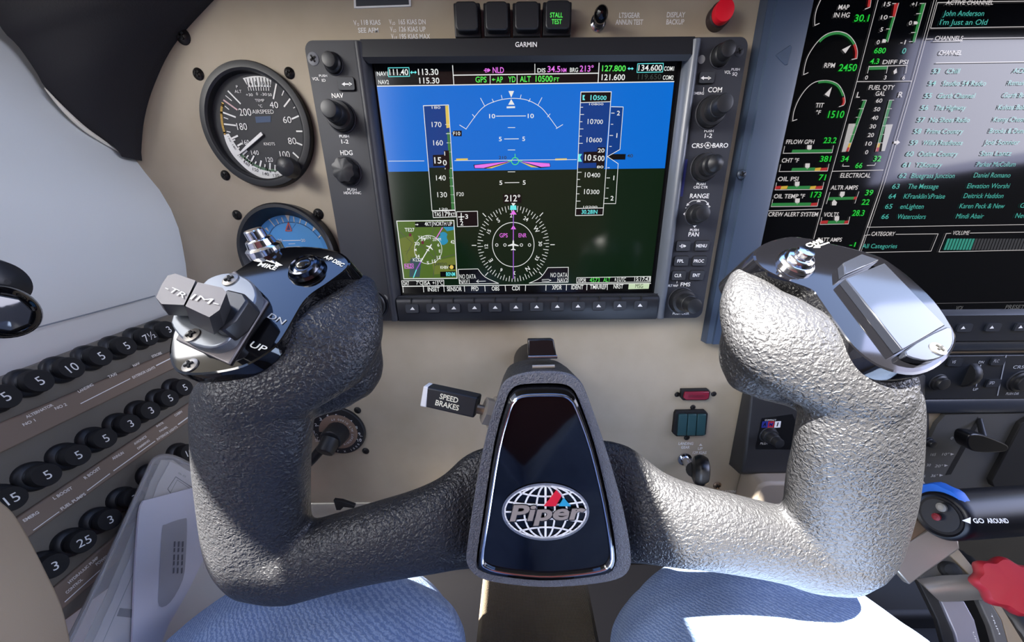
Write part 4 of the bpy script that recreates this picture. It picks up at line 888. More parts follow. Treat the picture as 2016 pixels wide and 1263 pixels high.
# fuel
t('FUEL QTY', 1711, 1761, 172, 9); t('GAL', 1724, 1743, 184, 9); t('L', 1687, 1694, 186.5, 11); t('R', 1769, 1778, 186, 11)
for i, s_ in enumerate(('60', '50', '40', '30', '20', '10', '0')):
    y = 198 + i * 16.9; x = 1731 - i * 4.1; t(s_, x - 6 if i < 6 else x - 3, x + 6 if i < 6 else x + 3, y, 8)
for x0, y0, s_ in ((1706, 197, 1), (1751, 197, 1)):
    P_ = lambda u, f: (x0 - 35.5 * f + (0 if x0 < 1720 else 8.5 * f) + u, y0 + 101 * f)
    a([P_(-6, 0), P_(0, 0), P_(0, .82), P_(-5, .82)], EGB) if x0 < 1720 else a([P_(0, 0), P_(6, 0), P_(5, .82), P_(0, .82)], EGB)
    sg = -5 if x0 < 1720 else 5
    a([P_(0, .84), P_(sg, .84), P_(sg, .92), P_(0, .92)], EY); a([P_(0, .92), P_(sg, .92), P_(sg, 1), P_(0, 1)], ER)
    l([P_(0, 0), P_(0, 1)], 1.0, EW)
    for f in (0, .167, .333, .5, .667, .833): l([P_(0, f), P_(sg * 1.8, f)], 0.9, EW)
a([(1671, 243.5), (1686, 243), (1665, 298.5), (1657, 299)], EGY); a([(1744, 245), (1758, 244.5), (1742, 297), (1735, 297.5)], EGY)
t('34', 1656.5, 1671, 312.5, 11, EG); t('32', 1720, 1735, 312, 11, EG); t('66', 1684.5, 1698, 325.5, 10.5, EG); l([(1660, 323), (1659, 327), (1672, 327)], 1.1, EW); l([(1707, 325.5), (1722, 325), (1724, 321)], 1.1, EW)
t('ELECTRICAL', 1655, 1714.5, 345, 9)
# bar gauges
def bar(x0, x1, y, segs, ptr, lab, val, lx, vx, ly):
    t(lab, lx[0], lx[1], ly, 8.5); t(val, vx[0], vx[1], ly - 3, 11.5, EG)
    for f0, f1, m_ in segs: X = lambda f: x0 + (x1 - x0) * f; a([(X(f0), y - 6), (X(f1), y - 7), (X(f1) - 2, y - 1), (X(f0) - 2, y)], m_)
    l([(x0 + 2, y - 13), (x0 - 1, y + 1), (x1 - 1, y), (x1 + 2, y - 14)], 1.0, EW)
    X = x0 + (x1 - x0) * ptr; a([(X - 4.5, y - 15), (X + 4.5, y - 15.2), (X + 4, y - 8), (X - 1, y - 3), (X - 5, y - 8)], EW)
bar(1543, 1639, 300.5, [(.18, 1, EGB)], .53, 'FFLOW GPH', '23.2', (1548, 1603), (1622, 1647), 279)
bar(1535, 1630, 336.5, [(.26, .74, EGB), (.74, .86, EY), (.86, 1, ER)], .58, 'CHT °F', '381', (1539.5, 1573), (1615, 1636), 315.5)
bar(1527, 1620, 372.5, [(0, .12, ER), (.12, .26, EY), (.26, .74, EGB), (.74, .86, EY), (.86, 1, ER)], .46, 'OIL PSI', '71', (1531.5, 1572), (1612.5, 1626), 352)
bar(1519.5, 1610, 405.5, [(0, .86, EGB), (.86, 1, ER)], .56, 'OIL TEMP °F', '173', (1524, 1584.5), (1597, 1617), 386)
bar(1616, 1671, 440.5, [(0, .27, ER), (.27, .86, EGB), (.86, 1, ER)], .58, 'VOLTS', '28.3', (1622, 1651), (1678.5, 1702), 422)
t('CREW ALERT SYSTEM', 1513, 1610.5, 421.5, 8.5); t('ALTR AMPS', 1636, 1689, 369, 8.5); t('39', 1704, 1719, 379, 11, EG); t('22', 1697, 1712, 397.5, 11, EG)
l([(1634, 378), (1627, 401)], 1.0, EW); l([(1691, 377), (1683, 400)], 1.0, EW); a([(1632, 388), (1682, 387), (1680, 392.5), (1630, 394)], EGB); a([(1682, 387), (1688, 386.8), (1686, 392.3), (1680, 392.5)], ER)
a([(1655, 377), (1663.5, 377), (1662.5, 384), (1657, 389), (1653, 384)], EW); a([(1642, 392), (1648, 398), (1646, 404), (1638, 404), (1638, 398)], EW)
t('BATT AMPS', 1610, 1657.5, 471.5, 8); t('-1', 1673, 1684.5, 481, 9, EG)
# radio page
l([(2120, 1), (1950, 3), (1846, 5), (1832, 55.5), (2120, 51)], 1.1, EW); t('ACTIVE CHANNEL', 1863, 1956, 5, 8.5); t('John Anderson', 1858, 1938, 26, 10.5, ET, bold=0.004); t("I'm Just an Old", 1851, 1944, 43.5, 10.5, ET, bold=0.004)
l([(1836, 76.5), (1824, 77), (1690, 496)], 0.01, EW); l([(1824, 77), (1837, 76.5)], 1.1, EW); l([(1896, 75.5), (2120, 73)], 1.1, EW); l([(1837, 81.5), (1895, 80.5)], 1.0, EW); t('CHANNELS', 1841, 1896, 75, 8.5); t('CHANNEL', 1849.5, 1894, 103.5, 9); l([(1843, 124), (2120, 120)], 1.1, EW)
rows = ['Chill', 'Studio 54 Radio', 'Garth Channel', 'The Highway', 'No Shoes Radio', 'Prime Country', "Willie's Roadhouse", 'Outlaw Country', 'Y2Kountry', 'Bluegrass Junction', 'The Message', "KFranklin'sPraise", 'enLighten', 'Watercolors']
xs = [(1865, 1890), (1857, 1942), (1848, 1920), (1842, 1902), (1832, 1910), (1825, 1897), (1818, 1896), (1810, 1886), (1804, 1855), (1795, 1880), (1788, 1848), (1780, 1861), (1773, 1819), (1767, 1823)]
nx = [1850, 1842, 1834, 1827, 1820, 1813, 1806, 1798, 1791, 1784, 1770, 1763, 1756, 1749]
ys = [139.5, 163.5, 188, 211.5, 235.5, 258, 280.5, 302.5, 324, 345.5, 366.5, 386, 406, 426]
rt = {0: ('ACDC', 1996, 2030), 1: ('Remain in Light', 1986, 2058), 2: ('Garth Brooks', 1976, 2040), 3: ('Kelsea Ballerini', 1966, 2040), 4: ('Kenny Chesney', 1957, 2030), 5: ('Brooks & Dunn', 1949, 2020), 6: ('Joel Sonnier', 1940, 2008), 7: ('Sam Lantz', 1932, 1992), 8: ('Parker McCollum', 1924, 2000), 9: ('Daniel Romano', 1918, 1990), 10: ('Elevation Worshi', 1905, 1988), 11: ('Deitrick Haddon', 1898, 1976), 12: ('Karen Peck & New', 1890, 1978), 13: ('Mindi Abair', 1883, 1937)}
for i, s_ in enumerate(rows):
    y = ys[i]; t(str(53 + i), nx[i] - 13, nx[i] + 1, y, 9.5, ET, bold=0.006); t(s_, xs[i][0], xs[i][1], y, 9.5, ET, bold=0.002)
    t(rt[i][0], rt[i][1], rt[i][2], y - 1, 9.5, ET, bold=0.0)
t('Gi', 2009, 2022, 404, 9.5, ET, bold=0); t('New', 2000, 2024, 424, 9.5, ET, bold=0)
a([(1761, 277.5), (1766, 277.5), (1766, 274.5), (1772, 280), (1765, 285.5), (1766, 282.5), (1760.5, 282.5)], EW)
l([(1738, 356), (1708, 447), (2120, 440)], 1.0, EW)
t('CATEGORY', 1716, 1762, 460, 8); l([(1713, 462), (1703, 463), (1691, 497), (1833, 494), (1847, 460), (1764, 461)], 1.0, EW); t('All Categories', 1698, 1766.5, 484, 8.5, ET, bold=0)
t('VOLUME', 1876, 1908.5, 458, 8, EW, bold=0); l([(1872, 459), (1863, 459.5), (1848.5, 495.5), (2120, 490)], 1.0, EW); l([(1910, 458.5), (2120, 455)], 1.0, EW)
for i in range(26):
    x = 1866 + i * 6.1; a([(x, 469.5), (x + 4.6, 469.4), (x - 3.6, 491.6), (x - 8.2, 491.7)], ETB if i < 9 else EDK)
l([(1840, 597), (2120, 592)], 1.0, mat('dim line', (90, 88, 92), 0.12, emit=1.0)); L(1)
for s_, x0, x1, y in (('VOL', 1882, 1897, 606, ), ('PRESETS', 1980, 2022, 604)): t(s_, x0, x1, y, 8, mat('dim legend', (96, 96, 98), 0.12, emit=1.0), bold=0.003)
b.build('screen', mfd)

# ---- pilot's rail under the display, autopilot controller
ap = thing('autopilot_controller', 'dark slate autopilot control unit with thumbwheel below the centre display', 'controller', YP(0).px(1930, 750))
PA = YP(-0.004)
c0 = YP(-0.004); z1 = c0.px(1930, 699).z; z0 = c0.px(1930, 785).z; xl = c0.px(1700, 740).x
MB().prism([V((x, -0.004, z)) for x, z in ((xl, z0), (0.56, z0), (0.56, z1), (xl, z1))], V((0, 0.008, 0)), M_DBZ).build('faceplate', ap, bevel=0.0008)
b = MB()
b.line(PA, [(1981, 699), (1964, 778)], 2.2, mat('pale grey line', (150, 156, 164), 0.5), 0.0003)
MK = mat('slate lettering', (190, 196, 204), 0.6)
for s_, x0, x1, y in (('DN', 1927, 1937, 712.5), ('UP', 1916, 1925, 766)): b.text(PA, s_, x0, x1, y, 5, MK, 0.0003)
b.line(PA, [(1931, 718), (1922, 760)], 1.6, MK, 0.0003); b.build('lettering', ap); b = MB()
b.text(PA, 'CRS', 1995, 2016, 722, 6, MK, 0.0003); b.text(PA, 'PUSH DIR', 1981, 2006, 774.5, 4.5, MK, 0.0003)
b.build('lettering', ap)
for s_, c_ in (('VS', (1878, 712)), ('FLC', (1962, 710)), ('SPD', (1953, 753))):
    kb, nm = key(ap, PA, c_, 26, 15, mat('slate key', (24, 30, 40), 0.5)); d = 5 if len(s_) == 3 else 3.5
    kb.text(PA.off(0.0016), s_, c_[0] - d, c_[0] + d, c_[1], 5.5, MK, 0.0003); kb.build('key', ap)
tw = PA.px(1908, 738); b = MB(); b.lathe(tw + V((-0.0035, 0.004, 0)), V((1, 0, 0)), [(0.0115, 0), (0.0122, 0.001), (0.0122, 0.006), (0.0115, 0.007)], M_BLACK, 40, (20, 0.03)); b.build('thumbwheel', ap)
knob(ap, 'altitude_select_knob', PA, (1846, 752), 15, SNGL, (1858, 754)); knob(ap, 'course_knob', PA, (2005, 750), 20, SNGL, (2016, 753))
rl = thing('hand_rail', 'slate blue moulded ledge running under the centre display', 'ledge', YP(0).px(1950, 690))
def ledge(px_y0, px_y1, par, name, px_x=1700, depth=0.012):
    z1 = YP(-0.004).px(1930, px_y0).z; z0 = YP(-0.004).px(1930, px_y1).z; x0 = YP(-0.004).px(px_x, px_y0).x; zm = (z0 + z1) / 2; hh = (z1 - z0) / 2
    b = MB(); b.rings([[V((x, -0.004 - depth * 0.5 * (1 + math.cos(q)) * (0.5 if 0 else 1) * (1 if abs(math.sin(q)) < 0.99 else 0.4) + 0.006, zm + hh * math.sin(q))) for q in [math.radians(q_) for q_ in range(-90, 91, 15)]] for x in (x0, 0.56)], mat('slate ledge', (36, 44, 58), 0.35), True, True, True, False)
    return b.build(name, par, sharp=70)
ledge(668, 692, rl, 'ledge', depth=0.006)
rl['label'] = 'upper slate moulded ledge between the centre display and the autopilot unit'
r2 = thing('hand_rail', 'lower slate moulded ledge between the autopilot unit and the flap panel', 'ledge', YP(0).px(1950, 800))
ledge(785, 815, r2, 'ledge', depth=0.006)
# ---- flap selector
fp = thing('flap_selector', 'grey flap selector panel with degree marks and a black paddle lever', 'selector', YP(0).px(1920, 890))
PF = YP(-0.001); M_GREY = mat('flap panel grey', (76, 76, 75), 0.6)
pts = [(1858, 818), (1850, 826), (1782, 990), (1825, 950), (1830, 965), (1790, 1060), (2060, 1060), (2160, 812)]
MB().prism([PF.px(x, y) for x, y in ((1862, 816), (1845, 835), (1790, 950), (1790, 1010), (2080, 1010), (2200, 810))], V((0, 0.004, 0)), M_GREY).build('faceplate', fp)
b = MB(); Q4 = lambda x, y: (1780 + x / 5.742, 780 + y / 5.742)
b.area(PF, [Q4(*p) for p in ((835, 225), (850, 300), (530, 880), (465, 890))], M_SLOT, 0.0002)
ML = mat('flap lettering', (200, 200, 198), 0.6)
for s_, x0, x1, y in (('0°', 528, 575, 470), ('165', 300, 358, 655), ('10°', 432, 508, 652), ('130', 236, 300, 775), ('20°', 350, 436, 785), ('116', 176, 240, 900), ('36°', 305, 378, 895)):
    (xa, yy), (xb, _) = Q4(x0, y), Q4(x1, y); b.text(PF, s_, xa, xb, yy, 5, ML, 0.0003)
for x, y in ((615, 468), (525, 652), (455, 780), (400, 890)):
    b.area(PF, [Q4(x, y - 14), Q4(x + 42, y), Q4(x, y + 14)], ML, 0.0003)
b.build('markings', fp)
b = MB(); tip = YP(-0.020)
b.prism([YP(-0.024).px(*Q4(*p)) for p in smoothloop([(715, 500), (760, 430), (900, 440), (1060, 500), (1180, 560), (1150, 620), (1000, 635), (830, 630), (740, 590)], 3)], V((0, 0.012, 0)), mat('paddle black', (10, 11, 14), 0.35)); b.build('paddle', fp, bevel=0.002)
MB().prism([YP(-0.006).px(*Q4(*p)) for p in ((1500, 200), (1330, 310), (1240, 480), (985, 960), (1010, 1020), (1150, 1060), (1500, 1060))], V((0, 0.005, 0)), M_BLACKM).build('side_block', fp, bevel=0.001)
MB().tube([PF.px(*Q4(850, 260)), YP(-0.018).px(*Q4(900, 470))], [0.0022, 0.0026], M_BLACK).build('arm', fp)
# ---- dark panel units right of the flap panel and left of the right handgrip
ua = thing('audio_switch_unit', 'black module with a blue, red and white logo, left of the right handgrip', 'module', YP(0).px(1510, 860))
PU = YP(-0.010); M_SATIN = mat('satin black housing', (44, 44, 46), 0.45, bump=('noise', 1200, 0.1, 0.0004))
f_ = [(1466, 745), (1780, 745), (1790, 1000), (1765, 925), (1462, 932)]
hz = [(1469, 750), (1800, 745), (1795, 925), (1460, 931), (1452, 924)]
bk = [(1463, 764), (1800, 760), (1800, 935), (1458, 934), (1433, 914)]
MB().prism([YP(-0.014).px(x, y) for x, y in ((1482, 740), (1810, 735), (1805, 925), (1458, 932), (1466, 905))], [YP(0.003).px(x, y) for x, y in ((1466, 742), (1830, 737), (1830, 930), (1458, 934), (1433, 914))], M_SATIN).build('housing', ua, bevel=0.002)
PV = YP(-0.0143)
MB().prism([PV.px(x, y) for x, y in ((1500, 823), (1560, 815), (1590, 880), (1590, 884), (1488, 884), (1488, 878))], V((0, 0.001, 0)), mat('module face', (16, 17, 20), 0.35)).build('faceplate', ua)
b = MB()
for x, m_ in ((1501, mat('logo blue', (34, 44, 130), 0.5)), (1513, mat('logo red', (170, 30, 44), 0.5)), (1526, mat('logo white', (228, 228, 230), 0.5))): b.area(PV, [(x, 829), (x + 12, 828.5), (x + 10, 841), (x - 2, 841.5)], m_, 0.0006)
for s_, x, m_ in (('A', 1506, mat('module face', (16, 17, 20), 0.35)), ('M', 1518, MATS['logo blue']), ('I', 1531, mat('module face', (16, 17, 20), 0.35))): b.text(PV, s_, x - 3.5, x + 3.5, 835, 8, m_, 0.0008, bold=0.02)
b.text(PV, 'COMPACT', 1506, 1528, 826.5, 3, M_WHITE, 0.0006); b.text(PV, 'PILOT', 1497, 1512, 872.5, 4, M_WHITE, 0.0006)
b.build('logo', ua)
knob(ua, 'volume_knob', PV, (1512, 855), 15, DUAL, (1540, 868))
knob(ua, 'push_knob', YP(-0.005), (1826, 869), 9, SNGL, (1838, 874))
# ================================================================== control yoke
TH = math.radians(12)
KN = V((0, -math.cos(TH), math.sin(TH)))           # out of the wheel, towards the pilot
KP = Plane((0, -0.195, -0.186), (1, 0, 0), (0, math.sin(TH), math.cos(TH)))
K = lambda x, y, h_=0.0: KP.px(x, y, h_)
yk = thing('control_yoke', 'black control yoke with a glossy centre cover and globe emblem, two grained handgrips', 'yoke', (0.008, -0.15, -0.17))
def kr(x, y, r, h_=0.0): return (K(x + r, y, h_) - K(x, y, h_)).length
def chain(mb, pts):
    """pts: (px, py, lift in mm, half width px, depth ratio)"""
    q = smoothline(pts, 4)
    path = [K(x, y, z / 1000) for x, y, z, r, d in q]; ru = [kr(x, y, r, z / 1000) for x, y, z, r, d in q]; rv = [a_ * d for a_, (x, y, z, r, d) in zip(ru, q)]
    mb.loft(path, ru, rv, KN, M_LEATHER)
# left handgrip with its arm
b = MB()
chain(b, [(500, 800, 19, 114, .6), (498, 850, 17, 113, .62), (499, 915, 11, 108, .68), (503, 985, 5, 103, .7), (510, 1060, 0, 99, .7), (520, 1095, 0, 96, .68)])
chain(b, [(512, 1090, 0, 96, .68), (560, 1105, 0, 86, .72), (610, 1100, 0, 76, .78), (680, 1082, 0, 76, .78), (760, 1062, 0, 80, .76), (830, 1046, -2, 86, .7), (880, 1032, -4, 94, .6), (925, 1016, -8, 112, .44), (975, 1000, -10, 128, .3), (1010, 1000, -10, 130, .26)])
chain(b, [(505, 760, 8, 112, .55), (580, 725, 6, 106, .55), (650, 705, 4, 104, .55), (698, 692, 1, 84, .6)])
chain(b, [(560, 650, -2, 80, .5), (630, 625, -4, 76, .5), (682, 595, -6, 60, .5), (706, 568, -7, 36, .6)])
chain(b, [(640, 660, 0, 96, .5), (704, 668, -1, 82, .55)])
chain(b, [(704, 566, -1, 40, .7), (692, 606, 6, 62, .66), (672, 648, 11, 82, .64), (642, 686, 16, 90, .64), (594, 724, 20, 84, .66), (536, 760, 23, 80, .66), (462, 792, 25, 78, .64)])
chain(b, [(640, 735, 6, 76, .6), (690, 715, 4, 74, .6)])
remesh(b, 'handgrip', [M_LEATHER], yk, 0.0014, 12)
# right handgrip with its arm
b = MB()
chain(b, [(1692, 800, 19, 110, .6), (1686, 850, 17, 116, .6), (1677, 915, 11, 120, .62), (1669, 985, 5, 117, .64), (1658, 1060, 0, 106, .66), (1650, 1085, 0, 98, .66)])
chain(b, [(1660, 1082, 0, 94, .66), (1610, 1085, 0, 84, .7), (1560, 1075, 0, 76, .76), (1490, 1060, 0, 76, .78), (1410, 1044, 0, 80, .76), (1340, 1032, -2, 86, .7), (1290, 1020, -4, 94, .6), (1240, 1004, -8, 112, .44), (1190, 990, -10, 128, .3), (1150, 990, -10, 130, .26)])
chain(b, [(1690, 755, 8, 108, .55), (1610, 712, 6, 102, .55), (1530, 685, 4, 106, .55), (1474, 676, 1, 86, .6)])
chain(b, [(1640, 660, -2, 80, .5), (1560, 605, -4, 78, .5), (1510, 575, -6, 62, .5), (1484, 550, -7, 46, .6)])
chain(b, [(1550, 650, 0, 96, .5), (1470, 648, -1, 80, .55)])
chain(b, [(1474, 556, -1, 42, .7), (1482, 596, 6, 64, .66), (1506, 636, 11, 82, .64), (1540, 674, 16, 90, .64), (1594, 712, 20, 84, .66), (1660, 748, 23, 80, .66), (1736, 782, 25, 76, .64)])
chain(b, [(1540, 722, 6, 74, .6), (1484, 700, 4, 76, .6)])
remesh(b, 'handgrip', [M_LEATHER], yk, 0.0014, 12)
# hub
fr_ = smoothloop([(1010, 741), (1040, 733), (1080, 731), (1118, 735), (1143, 750), (1160, 785), (1195, 885), (1228, 1000), (1243, 1085), (1240, 1122), (1215, 1142), (1150, 1153), (1070, 1157), (990, 1150), (942, 1138), (919, 1113), (919, 1078), (936, 960), (956, 860), (978, 785), (990, 755)], 3)
hf = [K(x, y, 0.015) for x, y in fr_]
cen = sum(hf, V()) / len(hf)
b = MB()
b.rings([[p - KN * 0.052 + (cen - p) * 0.02 for p in hf], [p - KN * 0.03 for p in hf], [p - KN * 0.002 for p in hf]], M_LEATHER, True, False)
b.build('hub_shell', yk, sharp=60)
pl_ = smoothloop([(1005, 768), (1022, 757), (1062, 754), (1106, 755), (1126, 764), (1140, 787), (1170, 872), (1198, 990), (1213, 1088), (1208, 1118), (1190, 1130), (1130, 1139), (1062, 1142), (985, 1134), (947, 1123), (938, 1104), (950, 1018), (973, 872), (995, 790)], 3)
pi_ = [K(x, y, 0.015) for x, y in pl_]
b = MB()
from mathutils.geometry import tessellate_polygon
rim_o = [p - KN * 0.002 for p in hf]; top_o = [p + (cen - p) * 0.012 for p in hf]
b.rings([rim_o, top_o], M_GRAIN, False, False)
vs_ = top_o + pi_; tri = tessellate_polygon([top_o, pi_])
b.add(vs_, [t_ if (vs_[t_[1]] - vs_[t_[0]]).cross(vs_[t_[2]] - vs_[t_[0]]).dot(KN) > 0 else t_[::-1] for t_ in tri], M_GRAIN)
b.rings([pi_, [p - KN * 0.003 for p in pi_]], M_GRAIN, False, False)
b.build('hub_frame', yk, sharp=50)
sh = lambda lst, k_, dz: [cp + (p - cp) * k_ + KN * dz for p in lst]
cp = sum(pi_, V()) / len(pi_)
b = MB(); b.rings([sh(pi_, .985, -0.004), sh(pi_, .975, 0.0006), sh(pi_, .955, 0.0022), sh(pi_, .915, 0.0028), sh(pi_, .895, 0.0022), sh(pi_, .885, 0.0016)], M_GLOSS, False, True)
cover = b.build('cover_plate', yk, sharp=40)
b = MB(); rp = sh(pi_, .905, 0.0027); b.tube(rp + rp[:2], 0.0006, M_CHROME, 8); b.build('chrome_trim', yk)
# emblem
EP = Plane(cp + KN * 0.0018, (1, 0, 0), KP.uy); b = MB(); M_SIL = mat('emblem silver', (196, 190, 180), 0.28, 0.9); M_EW = mat('emblem white', (236, 236, 236), 0.5)
ex, ey, rx_, ry_ = 1074, 1007, 84, 54.5
el = lambda kx, ky, n_=48: [(ex + rx_ * kx * math.cos(i * 2 * PI / n_), ey + ry_ * ky * math.sin(i * 2 * PI / n_)) for i in range(n_)]
b.line(EP, el(1, 1), 4.2, M_SIL, 0.0004, True)
b.line(EP, el(.955, .945), 3.0, M_EW, 0.0003, True)
for kx in (.22, .5, .77): b.line(EP, el(kx, .95), 3.6, M_EW, 0.0003, True)
b.line(EP, [(ex, ey - 52), (ex, ey + 52)], 4.2, M_EW, 0.0003)
for ky, bow in ((-.72, 9), (-.36, 6), (.0, 0), (.36, -6), (.72, -9)):
    w_ = rx_ * math.sqrt(1 - ky * ky) * .94
    b.line(EP, [(ex + w_ * u, ey + ry_ * ky + bow * (1 - u * u) * (1 if ky < 0 else 1)) for u in [i / 8 - 1 for i in range(17)]], 3.6, M_EW, 0.0003)
EQ = Plane(cp + KN * 0.0024, (1, 0, 0), KP.uy)
b.text(EQ, 'Piper', 1001, 1155, 1010, 36, mat('emblem shadow', (18, 18, 20), 0.4), 0.0, bold=0.055, shear=0.18, yb=1006)
b.text(EQ, 'Piper', 1003, 1153, 1010, 32, mat('emblem letters', (158, 146, 136), 0.35, 0.25), 0.0003, bold=0.03, shear=0.18, yb=1006)
b.prism([EQ.px(x, y, 0.0004) for x, y in ((1095.8, 965), (1105.5, 976), (1094, 996), (1071, 996))], -KN * 0.0006, mat('emblem red', (206, 28, 50), 0.3))
b.prism([EQ.px(x, y, 0.0004) for x, y in ((1110, 980), (1124, 996), (1100, 996))], -KN * 0.0006, mat('emblem blue', (44, 150, 190), 0.3))
b.build('emblem', cover)
# column, boot, chart clip
c0 = K(1068, 900, -0.03)
MB().tube([V((c0.x, -0.135, c0.z)), V((c0.x, 0.004, c0.z))], 0.017, M_BLACK, 32).build('column', yk)
MB().tube([c0 + V((-0.004, 0.010, 0.014)), c0 + V((-0.004, 0.032, 0.014))], [0.021, 0.0205], M_BLACK, 36).build('collar', yk)
b = MB(); f4 = [K(x, y, -0.010) for x, y in ((1039, 668), (1090, 667), (1096, 701), (1040, 702))]
b.prism(f4, -KN * 0.012, mat('clip black', (16, 16, 18), 0.25)); cl = b.build('chart_clip', yk, bevel=0.0006)
b = MB(); b.tube([K(1040, 703, -0.009), K(1097, 702, -0.009)], 0.0008, M_CHROME); b.tube([K(1048, 722, 0.006), K(1092, 721, 0.006)], 0.0008, M_STEEL); b.build('spring_wire', cl)
# speed brake switch
sbx = yk
b = MB(); LP = KP.off(0.004)
b.prism([LP.px(x, y) for x, y in ((838, 761), (941, 783), (933, 823), (836, 801))], -KN * 0.009 + V((0.0008, 0, 0)), M_BLACK); sb = b.build('speed_brake_lever', yk, bevel=0.0007)
b = MB(); b.prism([LP.px(x, y, 0.0002) for x, y in ((833.5, 759.5), (842.5, 761.5), (839, 802), (826.5, 799.5))], -KN * 0.009, mat('white paint', (228, 228, 224), 0.5)); b.build('white_tip', sb, bevel=0.0005)
b = MB(); b.text(LP, 'SPEED', 866, 902, 779, 11, mat('cream lettering', (226, 224, 200), 0.6), 0.0003, yb=788, bold=0.02); b.text(LP, 'BRAKES', 857.5, 903.5, 791.5, 11, MATS['cream lettering'], 0.0003, yb=803, bold=0.02); b.build('lettering', sb)
A0 = LP.px(935, 803, -0.004); A1 = LP.px(972, 812, -0.006); ax_ = (A1 - A0).normalized()
b = MB(); b.lathe(A0, ax_, [(0.0021, 0), (0.0021, 0.004), (0.0025, 0.0045)], M_BRASS, 20); b.lathe(A0 + ax_ * 0.0036, ax_, [(0.0048, 0), (0.0062, 0.0006), (0.0062, 0.0034), (0.0048, 0.004)], M_STEEL, 6, smooth=False); b.lathe(A0 + ax_ * 0.0074, ax_, [(0.0070, 0), (0.0070, 0.0012)], M_STEEL, 24); b.build('switch_nut', yk)

# ---- switch caps on top of the grips
def switchcap(o, n_, outline, ext, name='switch_cap'):
    ux = (V((1, 0, 0)) - n_ * n_.x).normalized(); P_ = Plane(o, ux, n_.cross(ux)); q = [P_.px(x, y) for x, y in outline]; c_ = sum(q, V()) / len(q)
    b = MB(); b.rings([[p + V(ext) for p in q], [p + V(ext) * 0.10 for p in q], [p + (c_ - p) * 0.012 + n_ * 0.0007 for p in q], [p + (c_ - p) * 0.035 + n_ * 0.0010 for p in q]], M_GLOSS, True, True)
    return P_.off(0.0010), b.build(name, yk, sharp=35)
NL = V((-0.10, -0.60, 0.79)).normalized()
capL = smoothloop([(337, 682), (337, 712), (350, 735), (380, 742), (430, 738), (480, 727), (517, 708), (547, 686), (566, 660), (584, 628), (602, 598), (622, 578), (655, 556), (690, 528), (690, 512), (668, 497), (630, 489), (590, 487), (556, 490), (515, 506), (475, 530), (430, 562), (385, 604), (350, 645)], 3)
CL, cl_ = switchcap(K(515, 620, 0.020), NL, capL, V((0.003, 0.012, -0.0125)))
def dome_button(parent, P_, x, y, rpx, prof, m_, name, seg=36):
    c_ = P_.px(x, y); r = (P_.px(x + rpx, y) - c_).length
    return MB().lathe(c_ - P_.n * 0.0003, P_.n, [(a_ * r, z * r) for a_, z in prof], m_, seg).build(name, parent)
M_RUB = mat('gloss rubber', (12, 12, 14), 0.15)
bt = dome_button(cl_, CL, 606, 533, 33, [(1, 0), (1, .18), (.9, .3), (.86, .22), (.8, .3), (.76, .5), (.66, .55), (.6, .42), (.45, .45)], mat('dark chrome', (70, 72, 78), 0.18, 1.0), 'push_button')
dome_button(cl_, CL, 606, 530, 14, [(1, 0), (1, 1.0), (.9, 1.25), (.6, 1.4), (.1, 1.45)], M_RUB, 'button_tip')
b = MB(); CW = mat('cap lettering', (224, 222, 206), 0.5)
b.text(CL, 'DN', 530, 560, 620, 13, CW, 0.0002, yb=634, bold=0.01); b.text(CL, 'UP', 494, 524, 676, 14, CW, 0.0002, yb=688, bold=0.01)
b.text(CL, 'MIKE', 510, 545, 519, 9, CW, 0.0002, yb=528, bold=0.03); b.line(CL, [(524, 512), (545, 519)], 2.2, CW, 0.0002); b.area(CL, [(543, 514), (557, 522), (541, 524)], CW, 0.0002)
b.text(CL, 'A/P DISC', 640, 676, 504, 9, CW, 0.0002, yb=522, bold=0.03)
b.build('lettering', cl_)
# trim switch: base plate, screws, saddle, split rocker
b = MB(); b.prism([CL.px(x, y, 0.0009) for x, y in ((345, 668), (450, 716), (527, 592), (462, 532), (430, 552), (380, 600))], -NL * 0.0010, mat('grey switch plate', (108, 102, 100), 0.4, 0.3)); bp_ = b.build('switch_plate', cl_, bevel=0.0004)
b = MB(); q = smoothloop([(339, 622), (345, 652), (372, 674), (412, 683), (444, 672), (462, 648), (502, 592), (500, 562), (482, 545), (450, 536), (415, 545), (395, 562)], 3)
b.prism([CL.px(x, y, 0.0045) for x, y in q], -NL * 0.0042, mat('silver grey saddle', (120, 124, 128), 0.35, 0.5)); b.build('saddle', cl_, bevel=0.0006)
for x, y, hh in ((379, 660, 0.0045), (375, 719, 0.0), (454, 551, 0.0045)): screw(cl_, CL, x, y, 14, mat('screw steel', (150, 146, 140), 0.4, 0.8), 'screw', h=hh, dome=0.1)
M_RK = mat('rocker grey', (104, 97, 92), 0.45); M_RKS = mat('rocker side grey', (46, 44, 44), 0.5)
for k_, q in enumerate((((307, 585), (318, 560), (330, 542), (345, 538), (385, 552), (362, 600), (318, 598)), ((365, 602), (389, 555), (438, 566), (446, 576), (432, 610), (412, 624), (390, 614)))):
    b = MB(); t0 = [CL.px(x, y, 0.019) for x, y in q]; t1 = [CL.px(x + (14, 10)[k_], y + (22, 34)[k_], 0.007) for x, y in q]
    b.prism(t0, t1, M_RK, M_RKS)
    sx = ('-TR', 327, 366, 565, 583) if k_ == 0 else ('IM-', 378, 432, 583, 597)
    b.text(CL, sx[0], sx[1], sx[2], sx[3], 12, CW, 0.0193, yb=sx[4])
    b.build('trim_rocker', cl_, sharp=20)
b = MB(); b.prism([CL.px(x, y, 0.0085) for x, y in ((446, 568), (480, 576), (488, 590), (462, 628), (436, 648), (418, 645), (405, 622), (425, 596))], -NL * 0.0065, mat('switch body black', (40, 39, 39), 0.4)); b.build('rocker_body', cl_, bevel=0.0008)
